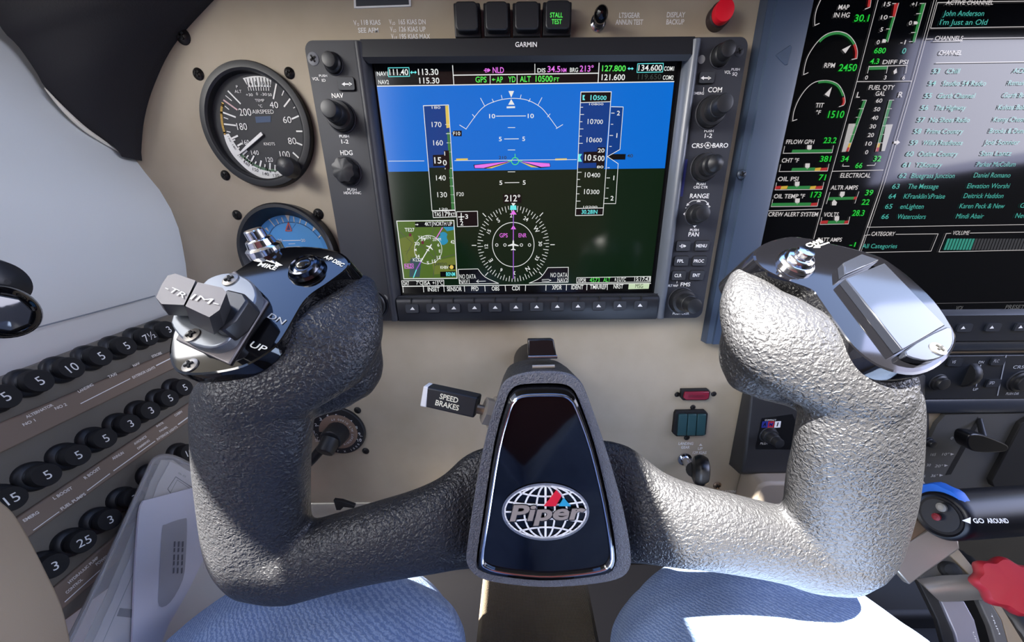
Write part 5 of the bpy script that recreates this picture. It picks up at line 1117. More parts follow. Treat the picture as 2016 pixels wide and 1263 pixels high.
# chrome mike button on the far side of the left cap
b = MB(); c_ = CL.px(527, 500, -0.003); axb = (CL.px(505, 464, 0.004) - c_).normalized(); r = (CL.px(555, 500) - CL.px(527, 500)).length
b.lathe(c_, axb, [(r * a_, r * z) for a_, z in ((1.08, 0), (1.1, .45), (.98, .55), (.88, .6), (.8, .95), (.7, 1.02), (.58, 1.05), (.56, 1.5), (.5, 1.56), (.1, 1.58))], M_CHROME, 36); b.build('mike_button', cl_)
# right cap
NR = V((0.10, -0.60, 0.79)).normalized()
capR = smoothloop([(1478, 505), (1492, 528), (1540, 553), (1590, 572), (1606, 590), (1625, 618), (1648, 650), (1676, 688), (1712, 718), (1752, 736), (1795, 742), (1835, 730), (1866, 704), (1880, 672), (1868, 640), (1838, 596), (1795, 554), (1757, 524), (1730, 508), (1697, 497), (1640, 483), (1568, 468), (1524, 473), (1491, 487)], 3)
CR, cr_ = switchcap(K(1680, 620, 0.020), NR, capR, V((-0.004, 0.012, -0.0125)))
M_BP = mat('gloss blank plate', (24, 26, 32), 0.08, spec=0.6)
b = MB(); b.prism([CR.px(x, y, 0.003) for x, y in ((1665, 547), (1742, 517), (1862, 640), (1777, 688))], -NR * 0.0032, M_BP); b.build('blank_plate', cr_, bevel=0.0004)
b = MB(); b.prism([CR.px(x, y, 0.003) for x, y in ((1661, 516), (1697, 499), (1732, 511), (1664, 540))], -NR * 0.0032, M_BP); b.build('upper_plate', cr_, bevel=0.0004)
b = MB(); b.prism([CR.px(x, y, 0.0025) for x, y in smoothloop([(1782, 690), (1864, 643), (1877, 662), (1873, 685), (1850, 704), (1815, 708)], 3)], -NR * 0.0027, M_BP); b.build('end_plate', cr_, bevel=0.0004)
screw(cr_, CR, 1846, 687, 13, mat('screw steel', (150, 146, 140), 0.4, 0.8), 'screw', h=0.0025, dome=0.1)
dome_button(cr_, CR, 1565, 519, 29, [(1.08, 0), (1.08, .2), (.98, .32), (.86, .36), (.8, .56), (.7, .64), (.55, .66), (.5, .68), (.5, .95), (.44, 1.02), (.1, 1.04)], M_CHROME, 'push_button')
b = MB(); b.text(CR, 'CWS', 1588, 1618, 484, 9, CW, 0.0002, yb=473, bold=0.03); b.line(CR, [(1632, 477), (1608, 485)], 2.2, CW, 0.0002); b.area(CR, [(1612, 479), (1601, 487), (1615, 487)], CW, 0.0002); b.build('lettering', cr_)
# ================================================================== side wall, hood, breaker panel and loose papers on the left
M_SIDE = mat('pale grey side wall', (208, 214, 213), 0.6, bump=('noise', 1500, 0.06, 0.0003)); M_HOOD = mat('charcoal hood cloth', (31, 31, 35), 0.85, bump=('noise', 900, 0.3, 0.0006))
SWP = Plane((-0.292, 0.004, -0.05), (0.2, 1, 0), (-0.12, 0.024, 1))
EDGE = sorted((q.z, q.x) for q in [PN.px(x, y) for x, y in ((265, 312), (282, 335), (312, 370), (336, 410), (352, 450), (364, 505), (371, 570), (372, 640))])
def sw(y, z, h=0.0):                                   # point of the side wall at depth y and height z
    if z <= EDGE[0][0]: x = EDGE[0][1]
    elif z >= EDGE[-1][0]: x = EDGE[-1][1] - 0.30 * (z - EDGE[-1][0])
    else:
        for (z0, x0), (z1, x1) in zip(EDGE, EDGE[1:]):
            if z0 <= z <= z1: x = x0 + (x1 - x0) * (z - z0) / (z1 - z0); break
    return V((x + 0.2 * (y - 0.004), y, z))
b = MB()
ring = lambda y: [sw(y, z) for z in (-0.82, -0.5, -0.3, -0.2, -0.12, -0.095, -0.075, -0.056, -0.04, -0.028, -0.014, 0.0, 0.012, 0.02, 0.03, 0.05, 0.08, 0.115)] 
back = lambda y: [sw(y, z) + V((-0.05, 0, 0)) for z in (0.115, -0.82)]
b.rings([ring(y) + back(y) for y in (0.012, -0.05, -0.12, -0.2, -0.3, -0.5, -0.8, -1.6)], M_SIDE, True, True, True, True)
struct(b, 'wall_left', 'pale grey moulded side wall panel left of the instrument panel', 'wall', sharp=40, fix=True)
b = MB(); q = [SWP.px(x, y, 0.0004) for x, y in ((0, 664), (51, 650), (180, 616), (305, 582))]
b.tube(q, 0.0004, mat('seam shadow grey', (120, 128, 136), 0.7), 6)
struct(b, 'trim_1', 'thin seam line across the pale side wall', 'seam')
inn = smoothline([(520, -120), (470, -70), (400, 0), (330, 80), (290, 160), (270, 230), (264, 300), (266, 314)], 5)
outr = [(-60, -60), (0, 52), (35, 90), (70, 140), (90, 174), (132, 223), (164, 251), (209, 282), (258, 311)]
outr = smoothline(outr, 5)
def resample(p, n_):
    d = [0]
    for i in range(1, len(p)): d.append(d[-1] + math.hypot(p[i][0] - p[i - 1][0], p[i][1] - p[i - 1][1]))
    o_ = []
    for k_ in range(n_ + 1):
        s_ = d[-1] * k_ / n_; i = max(j for j in range(len(d)) if d[j] <= s_ + 1e-9); i = min(i, len(p) - 2)
        f = (s_ - d[i]) / max(d[i + 1] - d[i], 1e-9); o_.append(tuple(p[i][j] + (p[i + 1][j] - p[i][j]) * f for j in (0, 1)))
    return o_
I_ = [YP(-0.001).px(*p) for p in resample(inn, 30)]; O_ = [SWP.px(x, y, 0.001) for x, y in resample(outr, 30)]
b = MB(); R = []
for f in (0, .08, .25, .5, .75, .92, 1):
    R.append([a_.lerp(c_, f) + V((0.0, -0.6, 0)) * (0.014 * math.sin(PI * f)) for a_, c_ in zip(I_, O_)])
b.rings(R, M_HOOD, False, False, True, False)
b.rings([[p + V((0.001, 0.010, 0)) for p in R[0]], R[0]], M_HOOD, False, False, False, False)
hd = b.build('glareshield', sharp=50); tag(hd, 'charcoal padded glareshield cover curving down between the panel and the side wall', 'glareshield'); hd['kind'] = 'structure'
b = MB(); e_ = smoothline([(88, 173), (112, 201), (140, 230), (170, 256), (212, 284), (250, 306)], 4)
w_ = [0.0003 + 0.0013 * math.sin(PI * min(1, i / (len(e_) - 1))) for i in range(len(e_))]
b.tube([SWP.px(x, y, 0.0022) for x, y in e_], w_, mat('cream edge trim', (236, 232, 214), 0.35), 10)
struct(b, 'trim_2', 'bright cream edging strip between the charcoal cover and the side wall', 'trim')
b = MB(); b.box(V((0.15, 0.09, 0.142)), V((0.55, 0, 0)), V((0, 0.20, 0)), V((0, 0, 0.012)), M_HOOD)
gs = b.build('glareshield', bevel=0.004); tag(gs, 'charcoal glareshield shelf above the instrument panel, out over its top edge', 'glareshield'); gs['kind'] = 'structure'

# map light
ml = thing('map_light', 'black glossy swivel map light cut off by the left edge of the photo', 'lamp', SWP.px(-10, 600))
c_ = D(-4, 612, 0.150); ax_ = (D(37, 627, 0.135) - c_).normalized()
MB().lathe(c_ - ax_ * 0.010, ax_, [(0.004, -0.002), (0.0085, 0.0), (0.0108, 0.004), (0.0114, 0.009), (0.0108, 0.014), (0.0092, 0.018), (0.0080, 0.0195), (0.0074, 0.0190)], M_GLOSS, 40).build('head', ml)
MB().lathe(c_ + ax_ * 0.0088, ax_, [(0.0074, 0), (0.0068, 0.0012), (0.004, 0.0018), (0.0005, 0.002)], mat('lamp glass', (60, 62, 66), 0.08, coat=0.5), 8, smooth=False).build('lens', ml)
c2 = D(-8, 558, 0.158)
MB().lathe(c2 + V((-0.010, 0, 0)), V((1, -0.15, 0.05)), [(0.006, -0.03), (0.0085, 0.0), (0.0105, 0.006), (0.0105, 0.012), (0.009, 0.0165), (0.005, 0.019), (0.001, 0.0195)], M_BLACK, 40).build('swivel', ml)
MB().tube([c2, SWP.px(-90, 560, -0.002)], 0.006, M_BLACK).build('stalk', ml)

# circuit breaker panel
dv = V((0.07, 0.99, 0.15)).normalized(); A0 = V((-0.270, -0.047, -0.092))
BP = Plane(A0, dv, -V((0.17, 0, -0.985)))
cbp = thing('breaker_panel', 'grey brown circuit breaker panel with three rows of numbered black breakers', 'panel', BP.px(200, 900))
M_CB = mat('breaker panel grey', (102, 97, 88), 0.6, bump=('noise', 1200, 0.1, 0.0004)); M_CBL = mat('legend strip brown', (124, 108, 94), 0.55)
MB().prism([BP.px(x, y) for x, y in ((-80, 775), (336, 620), (440, 585), (460, 980), (280, 1110), (118, 1230), (60, 1200), (-80, 900))], -BP.n * 0.010, M_CB).build('plate', cbp, bevel=0.0015)
for q in (((-60, 858), (340, 690), (400, 668), (400, 702), (338, 728), (-60, 922)), ((-40, 1068), (387, 783), (430, 757), (430, 792), (390, 817), (38, 1071), (-20, 1110)), ((60, 1196), (102, 1161), (244, 1041), (330, 975), (330, 1020), (122, 1201), (96, 1222))):
    MB().prism([BP.px(x, y, 0.0022) for x, y in q], -BP.n * 0.003, M_CBL).build('legend_strip', cbp, bevel=0.0008)
b = MB(); MLT = mat('legend lettering', (228, 223, 214), 0.6)
RULES = ([((159, 794), (256, 745)), ((308, 719), (350, 698))], [((66, 1043), (116, 1007)), ((172, 965), (216, 932)), ((224, 926), (305, 868)), ((351, 835), (395, 803))], [((128, 1184), (211, 1109))])
nstrip = -1
def rule(k_):
    for p in RULES[k_]: b.line(BP, p, 2.2, M_WHITE, 0.0025)
for row_ in (('ALTERNATOR', 51, 821, 104, 796, 8), ('NO 1', 45, 836, 69, 826, 8), ('NO 2', 108, 804, 131, 795, 8), ('LANDING', 154, 771, 183, 756, 8), ('TAXI', 213, 742, 229, 735, 8), ('NAV', 262, 720, 275, 714, 7), ('STROBE', 299, 702, 318, 694, 7), ('EXTERIOR LIGHTS', 261, 743, 305, 722, 7),
    None, ('EMERG', 46, 1025, 76, 1007, 9), ('L BOOST', 105, 981, 142, 959, 9), ('R BOOST', 166, 941, 197, 920, 9), ('ANNUN', 221, 903, 243, 890, 8), ('AVIONICS', 264, 874, 288, 858, 7), ('DIMMING', 271, 883, 294, 866, 7), ('INSTR', 308, 839, 322, 831, 6), ('PANEL', 314, 849, 330, 839, 6), ('CABIN', 344, 818, 358, 809, 7), ('MAP', 377, 796, 387, 790, 6), ('FUEL PUMPS', 120, 1002, 168, 971, 9), ('INTERIOR LIGHTS', 309, 865, 349, 839, 7),
    None, ('HYDRAULIC PUMP', 135, 1147, 193, 1096, 9), ('POWER', 189, 1111, 213, 1093, 9), ('CONTROL', 130, 1167, 162, 1139, 9)):
    if row_ is None: nstrip += 1; rule(nstrip); b.build('lettering', cbp); b = MB(); continue
    s_, xa, ya, xb, yb, hp = row_
    b.text(BP, s_, xa, xb, ya, hp * 0.8, MLT, 0.0026, yb=yb, bold=0.03)
rule(2); b.build('lettering', cbp)
rows3 = [('3', 332, 648), ('7½', 293, 662), ('5', 249, 680), ('5', 199, 700), ('10', 142, 723), ('5', 78, 749), ('5', 11, 780),
         ('5', 364, 762), ('5', 335, 783), ('3', 297, 807), ('3', 257, 833), ('5', 208, 862), ('5', 154, 895), ('5', 93, 934), ('15', 23, 981),
         ('10', 373, 890), ('3', 277, 951), ('3', 265, 980), ('3', 217, 1022), ('25', 165, 1065), ('3', 108, 1113)]
uxb = None
for s_, x, y in rows3:
    if (s_, x) == ('3', 277): x, y = 318, 932
    tipc = BP.px(x, y, 0.0105); c_ = tipc - BP.n * 0.0105; r = 0.0059
    b = MB(); b.lathe(c_ - BP.n * 0.0003, BP.n, [(r * 1.35, 0), (r * 1.35, 0.0022), (r * 1.22, 0.0035), (r * 0.98, 0.0042), (r * 0.9, 0.0052)], M_BLACK, 28)
    o_ = b.build('circuit_breaker', cbp); o_['label'] = 'black circuit breaker marked ' + s_
    b = MB(); b.lathe(c_, BP.n, [(r * 0.86, 0.004), (r * 0.86, 0.0062), (r * 1.06, 0.0068), (r * 1.06, 0.0095), (r * 0.98, 0.0105)], M_BLACKM, 28)
    A_ = BP.px(x - 6, y + 3, 0.0107); B_ = BP.px(x + 6, y - 3, 0.0107); ux = (B_ - A_).normalized()
    b.text3(s_, tipc + BP.n * 0.0003, ux, BP.n.cross(ux), 0.0045, None, M_WHITE, 0.0)
    b.build('push_button', o_)
for x, y in ((28, 738), (262, 652), (655 / 2.526, 420 + 950 / 2.526)): screw(cbp, BP, x, y, 9 if y < 760 else 2.5, M_CB, dome=0.1)
# armrest corner
AP = BP.off(0.030)
ar_ = MB().prism([AP.px(x, y) for x, y in smoothline([(-60, 930), (0, 984), (28, 1010), (58, 1058), (92, 1125), (122, 1190), (140, 1263), (150, 1330)], 4) + [(-60, 1330)]], -BP.n * 0.032, mat('tan moulded trim', (160, 142, 116), 0.6, bump=('noise', 1200, 0.1, 0.0004))).build('armrest', bevel=0.005, seg=4)
tag(ar_, 'tan moulded armrest corner at the lower left, below the breaker panel', 'armrest')
# plastic sleeve with papers and the envelope in front
SP = BP.off(0.0165)
fo = thing('document_sleeve', 'clear plastic sleeve holding printed sheets, standing between the breaker panel and the left thigh', 'folder', SP.px(280, 1200))
M_PAPER = mat('sheet paper', (206, 203, 200), 0.7); M_INK = mat('print ink', (44, 44, 50), 0.7)
def subdiv_sheet(mb, pl, pts, m_, th=0.0006): mb.prism([pl.px(x, y) for x, y in pts], -pl.n * th, m_)
b = MB(); subdiv_sheet(b, SP.off(0.0006), ((172, 1290), (222, 1180), (268, 1070), (312, 950), (336, 908), (408, 945), (408, 1085), (372, 1160), (332, 1230), (308, 1290)), M_PAPER)
b.line(SP.off(0.0006), ((350, 990), (330, 962), (346, 938), (392, 968)), 1.4, M_INK, 0.0002); b.line(SP.off(0.0006), ((336, 968), (349, 944), (390, 972)), 0.9, M_INK, 0.0002)
b.area(SP.off(0.0006), ((236, 1196), (274, 1200), (274, 1217), (230, 1212)), M_INK, 0.0002); b.line(SP.off(0.0006), ((262, 1128), (203, 1262)), 1.4, mat('grey print', (120, 122, 126), 0.7), 0.0002)
b.text(SP.off(0.0006), '06-32', 351, 366, 930, 4, M_INK, 0.0002, yb=938); b.build('printed_sheet', fo)
b = MB(); subdiv_sheet(b, SP.off(-0.0012), ((152, 1290), (205, 1180), (256, 1060), (296, 950), (318, 905), (340, 905), (408, 955), (408, 1085), (372, 1160), (332, 1230), (308, 1290)), mat('back sheet', (176, 172, 166), 0.7)); b.build('back_sheet', fo)
M_CLEAR = mat('clear plastic', (215, 215, 215), 0.15, alpha=0.22)
b = MB(); so_ = smoothline([(124, 1290), (135, 1262), (190, 1150), (245, 1030), (290, 930), (302, 906), (318, 897), (345, 900), (390, 922), (408, 932)], 4)
subdiv_sheet(b, SP.off(0.0020), so_ + [(408, 1085), (372, 1160), (332, 1230), (308, 1290)], M_CLEAR, 0.0002); b.build('front_film', fo)
b = MB(); b.tube([SP.px(x, y, 0.0006) for x, y in so_], 0.0013, mat('sleeve edge', (150, 146, 142), 0.25, alpha=0.75), 8); b.build('sealed_edge', fo)
EN = Plane(SP.o + SP.n * 0.0045, SP.ux, SP.uy)
en = thing('envelope', 'pale lavender window envelope in front of the plastic sleeve beside the left handgrip', 'envelope', EN.px(330, 1200))
b = MB(); subdiv_sheet(b, EN, smoothline([(259, 1290), (262, 1230), (266, 1120), (274, 1010), (283, 985)], 3) + [(340, 970), (390, 957), (408, 953), (408, 1085), (372, 1160), (332, 1230), (308, 1290)], mat('envelope paper', (204, 204, 214), 0.65), 0.0012); b.build('paper', en)
b = MB(); wq = smoothloop([(319, 1045), (326, 1032), (362, 1020), (368, 1028), (366, 1090), (360, 1140), (335, 1185), (313, 1192), (313, 1150)], 3)
b.area(EN, wq, mat('window film grey', (160, 160, 166), 0.25), 0.0003)
for i in range(3):
    x = 344 + i * 8
    for j in range(5): b.line(EN, [(x - j * 0.5, 1066 + j * 13), (x - 0.4 - j * .5, 1075 + j * 13 - (j % 2) * 3)], 3.2, mat('faded print', (96, 96, 104), 0.7), 0.0005)
b.build('window', en)
b = MB(); b.text(EN, 'SERVICE REQUEST', 397, 401, 1030, 7, M_INK, 0.0004, yb=1120); b.build('print', en)

# ================================================================== shelf under the panel and right trim
zb = PN.px(1060, 985).z
b = MB(); b.box(V((-0.178, -0.018, zb - 0.020)), V((0.105, 0, 0)), V((0, 0.022, 0)), V((0, 0, 0.0195)), mat('pale beige trim', (182, 174, 158), 0.55))
struct(b, 'trim_3', 'pale beige ledge under the lower edge of the instrument panel', 'trim', bevel=0.002)
b = MB(); PT = YP(-0.028)
b.prism([PT.px(x, y) for x, y in smoothline([(1462, 1090), (1476, 1020), (1490, 968), (1500, 955), (1518, 950), (1560, 950), (1800, 945), (1826, 962)], 3) + [(1800, 1090)]], V((0, 0.03, 0)), mat('warm grey trim', (150, 138, 124), 0.55))
struct(b, 'trim_4', 'warm grey rounded trim box behind the right handgrip', 'trim', bevel=0.003)
tg = MB(); PJ = YP(-0.02)
tg.prism([PJ.px(x, y) for x, y in ((656, 984), (672, 986), (698, 995), (697, 1000), (676, 998), (670, 1004), (662, 1004))], V((0, 0.004, 0)), M_BLACK)
tag(tg.build('hinge_bracket', bevel=0.0004), 'small black triangular bracket on the beige ledge, above the left arm of the yoke', 'bracket')

# ================================================================== person in jeans, seat
pr = thing('person', 'seated person in faded blue jeans, seen as two thighs under the control yoke', 'person', (0, -0.5, -0.82))
b = MB()
wide = 1.18
def limb(pts):
    q = smoothline(pts, 4); b.loft([V(p[:3]) for p in q], [p[3] for p in q], [p[3] * 1.18 for p in q], V((1, 0, 0)), M_BEIGE, 32)
for s_, f_, wide in ((-1, 1.04, 1.36), (1, 1.10, 1.18)):
    limb([(x * f_ * (1.03 if s_ > 0 and y > -.3 else 1), y, z, r) for x, y, z, r in [(s_ * .09, -.66, -.33, .098), (s_ * .11, -.45, -.318, .092), (s_ * .126, -.28, -.306, .086), (s_ * .130, -.20, -.303, .083), (s_ * .131, -.165, -.315, .080), (s_ * .130, -.140, -.36, .072), (s_ * .126, -.125, -.46, .066), (s_ * .115, -.10, -.60, .055), (s_ * .112, -.07, -.745, .052)]])
limb([(-.10, -.68, -.33, .10), (0, -.70, -.32, .112), (.10, -.68, -.33, .10)])
limb([(-.06, -.70, -.28, .11), (0, -.71, -.22, .115), (.06, -.70, -.28, .11)])
from mathutils import noise as nz
def wrinkle(me):
    me.update()
    ns = [v.normal.copy() for v in me.vertices]
    for v, n_ in zip(me.vertices, ns):
        p = v.co + pr.location
        a_ = nz.noise(V((p.x * 16, p.y * 30, p.z * 22))) * 0.0030 + nz.noise(V((p.x * 9 + p.y * 34, p.y * 24 - p.x * 20, p.z * 30 + 7))) * 0.0030
        v.co = v.co + n_ * a_
M_DENIM = mat('denim', (104, 126, 164), 0.85, bump=('weave', 210, 0.7, 0.0006), vary=((172, 190, 216), 1))
jn = remesh(b, 'jeans', [M_DENIM], pr, 0.004, 8, wrinkle)
b = MB()
for s_ in (-1, 1):
    q = [(s_ * .112, -.085, -.785, .045), (s_ * .113, -.02, -.79, .046), (s_ * .116, .06, -.795, .042), (s_ * .118, .12, -.798, .034)]
    b.loft([V(p[:3]) for p in q], [p[3] for p in q], [p[3] * .72 for p in q], V((0, 0, 1)), M_BLACK, 20)
b.build('shoes', pr)
st = thing('seat', 'pilot seat with a ribbed tan centre panel and maroon sides between the thighs', 'seat', (0, -0.4, -0.82))
M_MAR = mat('maroon leather', (92, 36, 34), 0.5, bump=('leather', 500, 0.3, 0.0006)); M_TANR = mat('ribbed tan cloth', (92, 81, 66), 0.8, bump=('rib', 260, 0.8, 0.0008), vary=((118, 105, 86), 1))
b = MB(); b.box(V((0, -0.55, -0.515)), V((0.27, 0, 0)), V((0, 0.27, 0)), V((0, 0, 0.065)), M_MAR); b.build('cushion', st, bevel=0.02, seg=3)
b = MB(); b.box(V((0.0065, -0.285, -0.510)), V((0.0585, 0, 0)), V((0, 0.235, 0)), V((0, 0, 0.09)), M_MAR); b.build('bolster', st, bevel=0.008, seg=3)
b = MB(); sec = [(-0.046, -0.372), (-0.0455, -0.36), (-0.042, -0.352), (-0.034, -0.3485), (0, -0.347), (0.034, -0.3485), (0.042, -0.352), (0.0455, -0.36), (0.046, -0.372)]
b.rings([[V((x * 1.15 + 0.007, y, z)) for x, z in sec] for y in (-0.52, -0.04)], M_TANR, True, True, True, False); b.build('centre_panel', st, sharp=40)
b = MB(); b.box(V((0, -0.50, -0.70)), V((0.2, 0, 0)), V((0, 0.2, 0)), V((0, 0, 0.12)), M_BLACKM); b.box(V((0, -0.92, -0.05)), V((0.25, 0, 0)), V((0, 0.05, 0)), V((0, 0, 0.42)), M_MAR); b.build('frame', st)

# ================================================================== pedestal with throttle, mixture and trim wheel
pd = thing('pedestal', 'dark centre pedestal with grey and beige cover strips at the lower right', 'pedestal', (0.42, -0.05, -0.82))
M_PED = mat('pedestal black', (20, 21, 24), 0.6)
b = MB(); b.box(V((0.50, -0.03, -0.60)), V((0.26, 0, 0)), V((0, 0.03, 0)), V((0, 0, 0.20)), M_PED); b.box(V((0.50, -0.12, -0.62)), V((0.26, 0, 0)), V((0, 0.12, 0)), V((0, 0, 0.20)), M_PED); b.build('body', pd, bevel=0.006)
DP_ = lambda o, n_: Plane(o, (V((1, 0, 0)) - n_ * n_.x), n_.cross(V((1, 0, 0)) - n_ * n_.x))
NP = V((-0.42, -0.62, 0.66)).normalized(); P0 = DP_(D(1900, 1190, 0.228), NP)
M_BST = mat('beige strip', (150, 136, 118), 0.55); M_GST = mat('grey strip', (88, 86, 84), 0.5); M_LST = mat('light grey strip', (150, 148, 156), 0.35, 0.4)
for nm, q, m_, h_ in (('grey_cover', ((1812, 1135), (1882, 1078), (1900, 1100), (1925, 1140), (1912, 1180), (1850, 1180)), M_GST, -0.004), ('beige_strip', ((1868, 1090), (1884, 1076), (1960, 1170), (2000, 1215), (2016, 1263), (2025, 1300), (1982, 1300), (1984, 1263), (1972, 1220), (1940, 1170), (1905, 1128)), M_BST, -0.002),
                     ('side_plate', ((1806, 1140), (1836, 1150), (1880, 1246), (1930, 1350), (1880, 1350), (1845, 1220)), M_PED, -0.002),
                     ('trim_cover', ((1926, 1180), (1946, 1178), (1972, 1220), (1984, 1263), (1992, 1310), (1966, 1310), (1959, 1263), (1950, 1233)), M_GST, 0.001), ('trim_cover', ((1852, 1182), (1898, 1182), (1919, 1220), (1930, 1263), (1940, 1310), (1896, 1310), (1880, 1246)), M_LST, 0.001)):
    MB().prism([P0.px(x, y, h_) for x, y in q], -NP * 0.006, m_).build(nm, pd, bevel=0.0006)
b = MB(); b.text(P0, 'TRIM', 1951, 1968, 1207, 6, M_WHITE, 0.0013, yb=1248); b.text(P0, 'UP', 1916, 1923, 1243, 8, M_WHITE, 0.0013, yb=1263); b.build('lettering', pd)
kp = P0.px(1866, 1121, -0.004); MB().lathe(kp, NP, [(0.0048, 0), (0.0052, 0.001), (0.005, 0.004), (0.0035, 0.0055), (0.0005, 0.006)], M_BLACKM, 24).build('lock_knob', pd)
twl = thing('trim_wheel', 'ribbed black elevator trim wheel beside the TRIM lettering', 'wheel', P0.px(1935, 1250))
b = MB(); wd = (P0.px(1958, 1262) - P0.px(1912, 1184)).normalized(); wn = NP.cross(wd).normalized(); cw = P0.px(1938, 1240, -0.052)
b.lathe(cw - wn * 0.0055, wn, [(0.040, 0), (0.054, 0.0005), (0.055, 0.002), (0.055, 0.009), (0.054, 0.0105), (0.040, 0.011)], M_BLACK, 96, (48, 0.022)); b.build('wheel', twl)
# metal cross arm over the trim wheel
ma = thing('friction_arm', 'brushed metal arm bent across the pedestal between the trim wheel and the throttle', 'arm', P0.px(1870, 1160, 0.003))
b = MB(); R = []
for i, f in enumerate([j / 8 for j in range(9)]):
    y0, y1 = 1131, 1184
    bulge = 0.004 + 0.005 * math.sin(PI * f)
    R.append([P0.px(1806 + (1854 - 1806) * f, 1139 + (1184 - 1139) * f, bulge), P0.px(1862 + (1880 - 1862) * f, 1132 + (1183 - 1132) * f, bulge), P0.px(1918 + (1945 - 1918) * f, 1130 + (1179 - 1130) * f, bulge)])
b.rings(R, M_STEEL, False, False, True, False); b.rings([[p - NP * 0.0025 for p in r_] for r_ in R], M_STEEL, False, False, True, False); b.build('bar', ma)
# throttle
th = thing('throttle_lever', 'black cylindrical throttle handle with white GO AROUND lettering on a metal arm', 'lever', P0.px(1800, 1130))
hx = V((0.99, 0.10, -0.03)).normalized(); he = D(1848, 1014, 0.222)
b = MB(); b.lathe(he + hx * 0.0, hx, [(0.0110, 0.001), (0.0122, 0.0), (0.0134, 0.0004), (0.0144, 0.002), (0.0146, 0.006), (0.0146, 0.11)], mat('handle black', (8, 9, 16), 0.36, spec=0.3), 48, tip=True); hb = b.build('handle', th, sharp=50)
b = MB(); b.lathe(he + hx * 0.0012, -hx, [(0.0095, 0), (0.0095, 0.0006)], mat('button well', (24, 26, 32), 0.4), 32)
HPn = Plane(he - hx * 0.0008, V((0, -1, 0.0)) - hx * 0.1, V((0, 0, 1))); hc_ = he - hx * 0.0006; hu = hx.cross(V((0, 0, 1))).normalized() * -1; hv = V((0, 0, 1)) - hx * hx.z
b.lathe(hc_ + hv * 0.0062 - hu * 0.000, -hx, [(0.0026, 0), (0.0026, 0.001), (0.0014, 0.0012)], mat('screw steel', (150, 146, 140), 0.4, 0.8), 20)
b.lathe(hc_ - hv * 0.001, -hx, [(0.0022, 0), (0.0022, 0.001), (0.001, 0.0014)], mat('dark red button', (110, 20, 30), 0.45), 20); b.build('button', hb)
vn = (CAM - he); vn = (vn - hx * vn.dot(hx)).normalized()
TP = Plane(he + vn * 0.0146, hx, vn.cross(hx)); b = MB()
b.text(TP, 'GO', 1916, 1937, 1024.5, 9.5, M_WHITE, 0.0003, bold=0.02); b.text(TP, 'AROUND', 1943, 1985, 1024.5, 9.5, M_WHITE, 0.0003, bold=0.02); b.area(TP, [(1894, 1024), (1911, 1017.5), (1911, 1030.5)], M_WHITE, 0.0003); b.build('lettering', hb)
b = MB(); bc = he + hx * 0.004 + V((0, 0.004, 0.0022)); b.lathe(bc, hx, [(0.010, -0.003), (0.0145, -0.002), (0.0153, 0.000), (0.0153, 0.004), (0.013, 0.005)], M_BLUE, 40, (9, 0.06)); b.build('blue_cap', th)
b = MB(); TA = DP_(D(1822, 1085, 0.232), V((-0.35, -0.75, 0.55)).normalized())
b.prism([TA.px(x, y) for x, y in ((1768, 1080), (1826, 1042), (1888, 1064), (1890, 1080), (1819, 1130), (1791, 1151), (1756, 1112))], -TA.n * 0.007, M_STEEL); b.build('arm', th, bevel=0.0008)
b = MB(); b.prism([TA.px(x, y, 0.001) for x, y in ((1770, 1068), (1810, 1018), (1827, 1042), (1768, 1081))], -TA.n * 0.007, M_BRASS); b.build('arm_flange', th, bevel=0.0006)
# mixture
mx_ = thing('mixture_lever', 'dark red scalloped mixture knob at the right edge below the throttle', 'lever', D(1985, 1190, 0.24))
c_ = D(1988, 1152, 0.205); ax_ = V((-0.45, -0.60, 0.66)).normalized()
MB().lathe(c_ - ax_ * 0.006, ax_, [(0.0132, 0), (0.0146, 0.0015), (0.0150, 0.005), (0.0146, 0.0085), (0.0132, 0.0106), (0.006, 0.0112), (0.0005, 0.0113)], M_REDK, 64, (8, 0.15)).build('knob', mx_)
MB().tube([c_ - ax_ * 0.004, c_ - ax_ * 0.06], 0.0035, M_STEEL).build('stem', mx_)

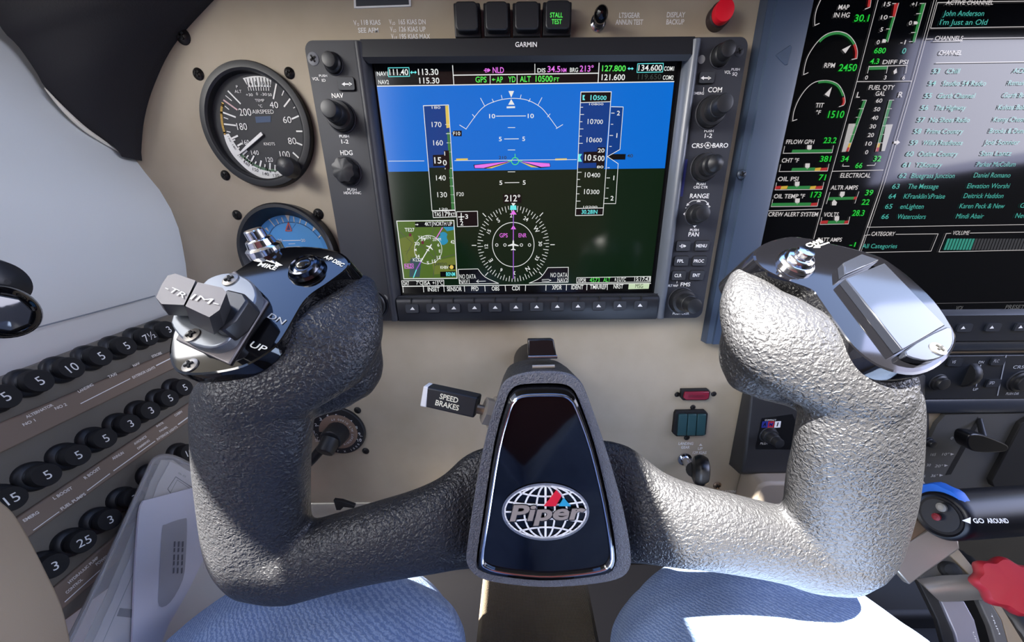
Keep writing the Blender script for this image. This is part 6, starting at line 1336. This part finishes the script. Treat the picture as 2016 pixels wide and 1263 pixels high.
# ================================================================== cabin shell out of the picture: it shades the cockpit and stands in the reflections
M_LINER = mat('cabin liner', (112, 108, 102), 0.8); M_CARPET = mat('dark carpet', (46, 42, 40), 0.95); M_DARKW = mat('dark cabin trim', (60, 58, 56), 0.8)
b = MB(); b.box(V((0.2, -0.2, -0.845)), V((1.0, 0, 0)), V((0, 1.5, 0)), V((0, 0, 0.02)), M_CARPET); struct(b, 'floor', 'dark carpeted cabin floor', 'floor')
b = MB(); b.box(V((0.3, 0.40, -0.36)), V((0.8, 0, 0)), V((0, 0.02, 0)), V((0, 0, 0.46)), M_BLACKM); struct(b, 'wall_front', 'black firewall behind the instrument panel', 'wall')
b = MB(); b.box(V((0.3, -1.62, -0.12)), V((0.9, 0, 0)), V((0, 0.02, 0)), V((0, 0, 0.70)), M_DARKW); struct(b, 'wall_back', 'dark cabin bulkhead behind the seats', 'wall')
b = MB()
b.box(V((1.02, -0.6, -0.36)), V((0.02, 0, 0)), V((0, 1.0, 0)), V((0, 0, 0.47)), M_DARKW); b.box(V((1.02, -1.21, 0.33)), V((0.02, 0, 0)), V((0, 0.39, 0)), V((0, 0, 0.22)), M_DARKW); struct(b, 'wall_right', 'dark right cabin wall below and behind the side window', 'wall')
b = MB(); CZ = 0.55
b.box(V((0.28, -1.11, CZ)), V((0.78, 0, 0)), V((0, 0.49, 0)), V((0, 0, 0.02)), M_LINER)
struct(b, 'ceiling', 'pale cabin ceiling liner', 'ceiling')
b = MB()  # unseen slats added overhead; their gaps shape the sunlight on yoke and thighs
b.box(V((-0.07, -0.24, CZ)), V((1.13, 0, 0)), V((0, 0.10, 0)), V((0, 0, 0.02)), M_LINER)
b.box(V((-0.385, -0.555, CZ)), V((0.025, 0, 0)), V((0, 0.065, 0)), V((0, 0, 0.02)), M_LINER)
for x0, x1 in ((-1.1, -0.405), (-0.362, -0.205), (-0.065, 0.30)):
    b.box(V(((x0 + x1) / 2, -0.48, CZ)), V(((x1 - x0) / 2, 0, 0)), V((0, 0.14, 0)), V((0, 0, 0.02)), M_LINER)
struct(b, 'trim_5', 'unseen overhead slats added to break up the sunlight', 'trim')
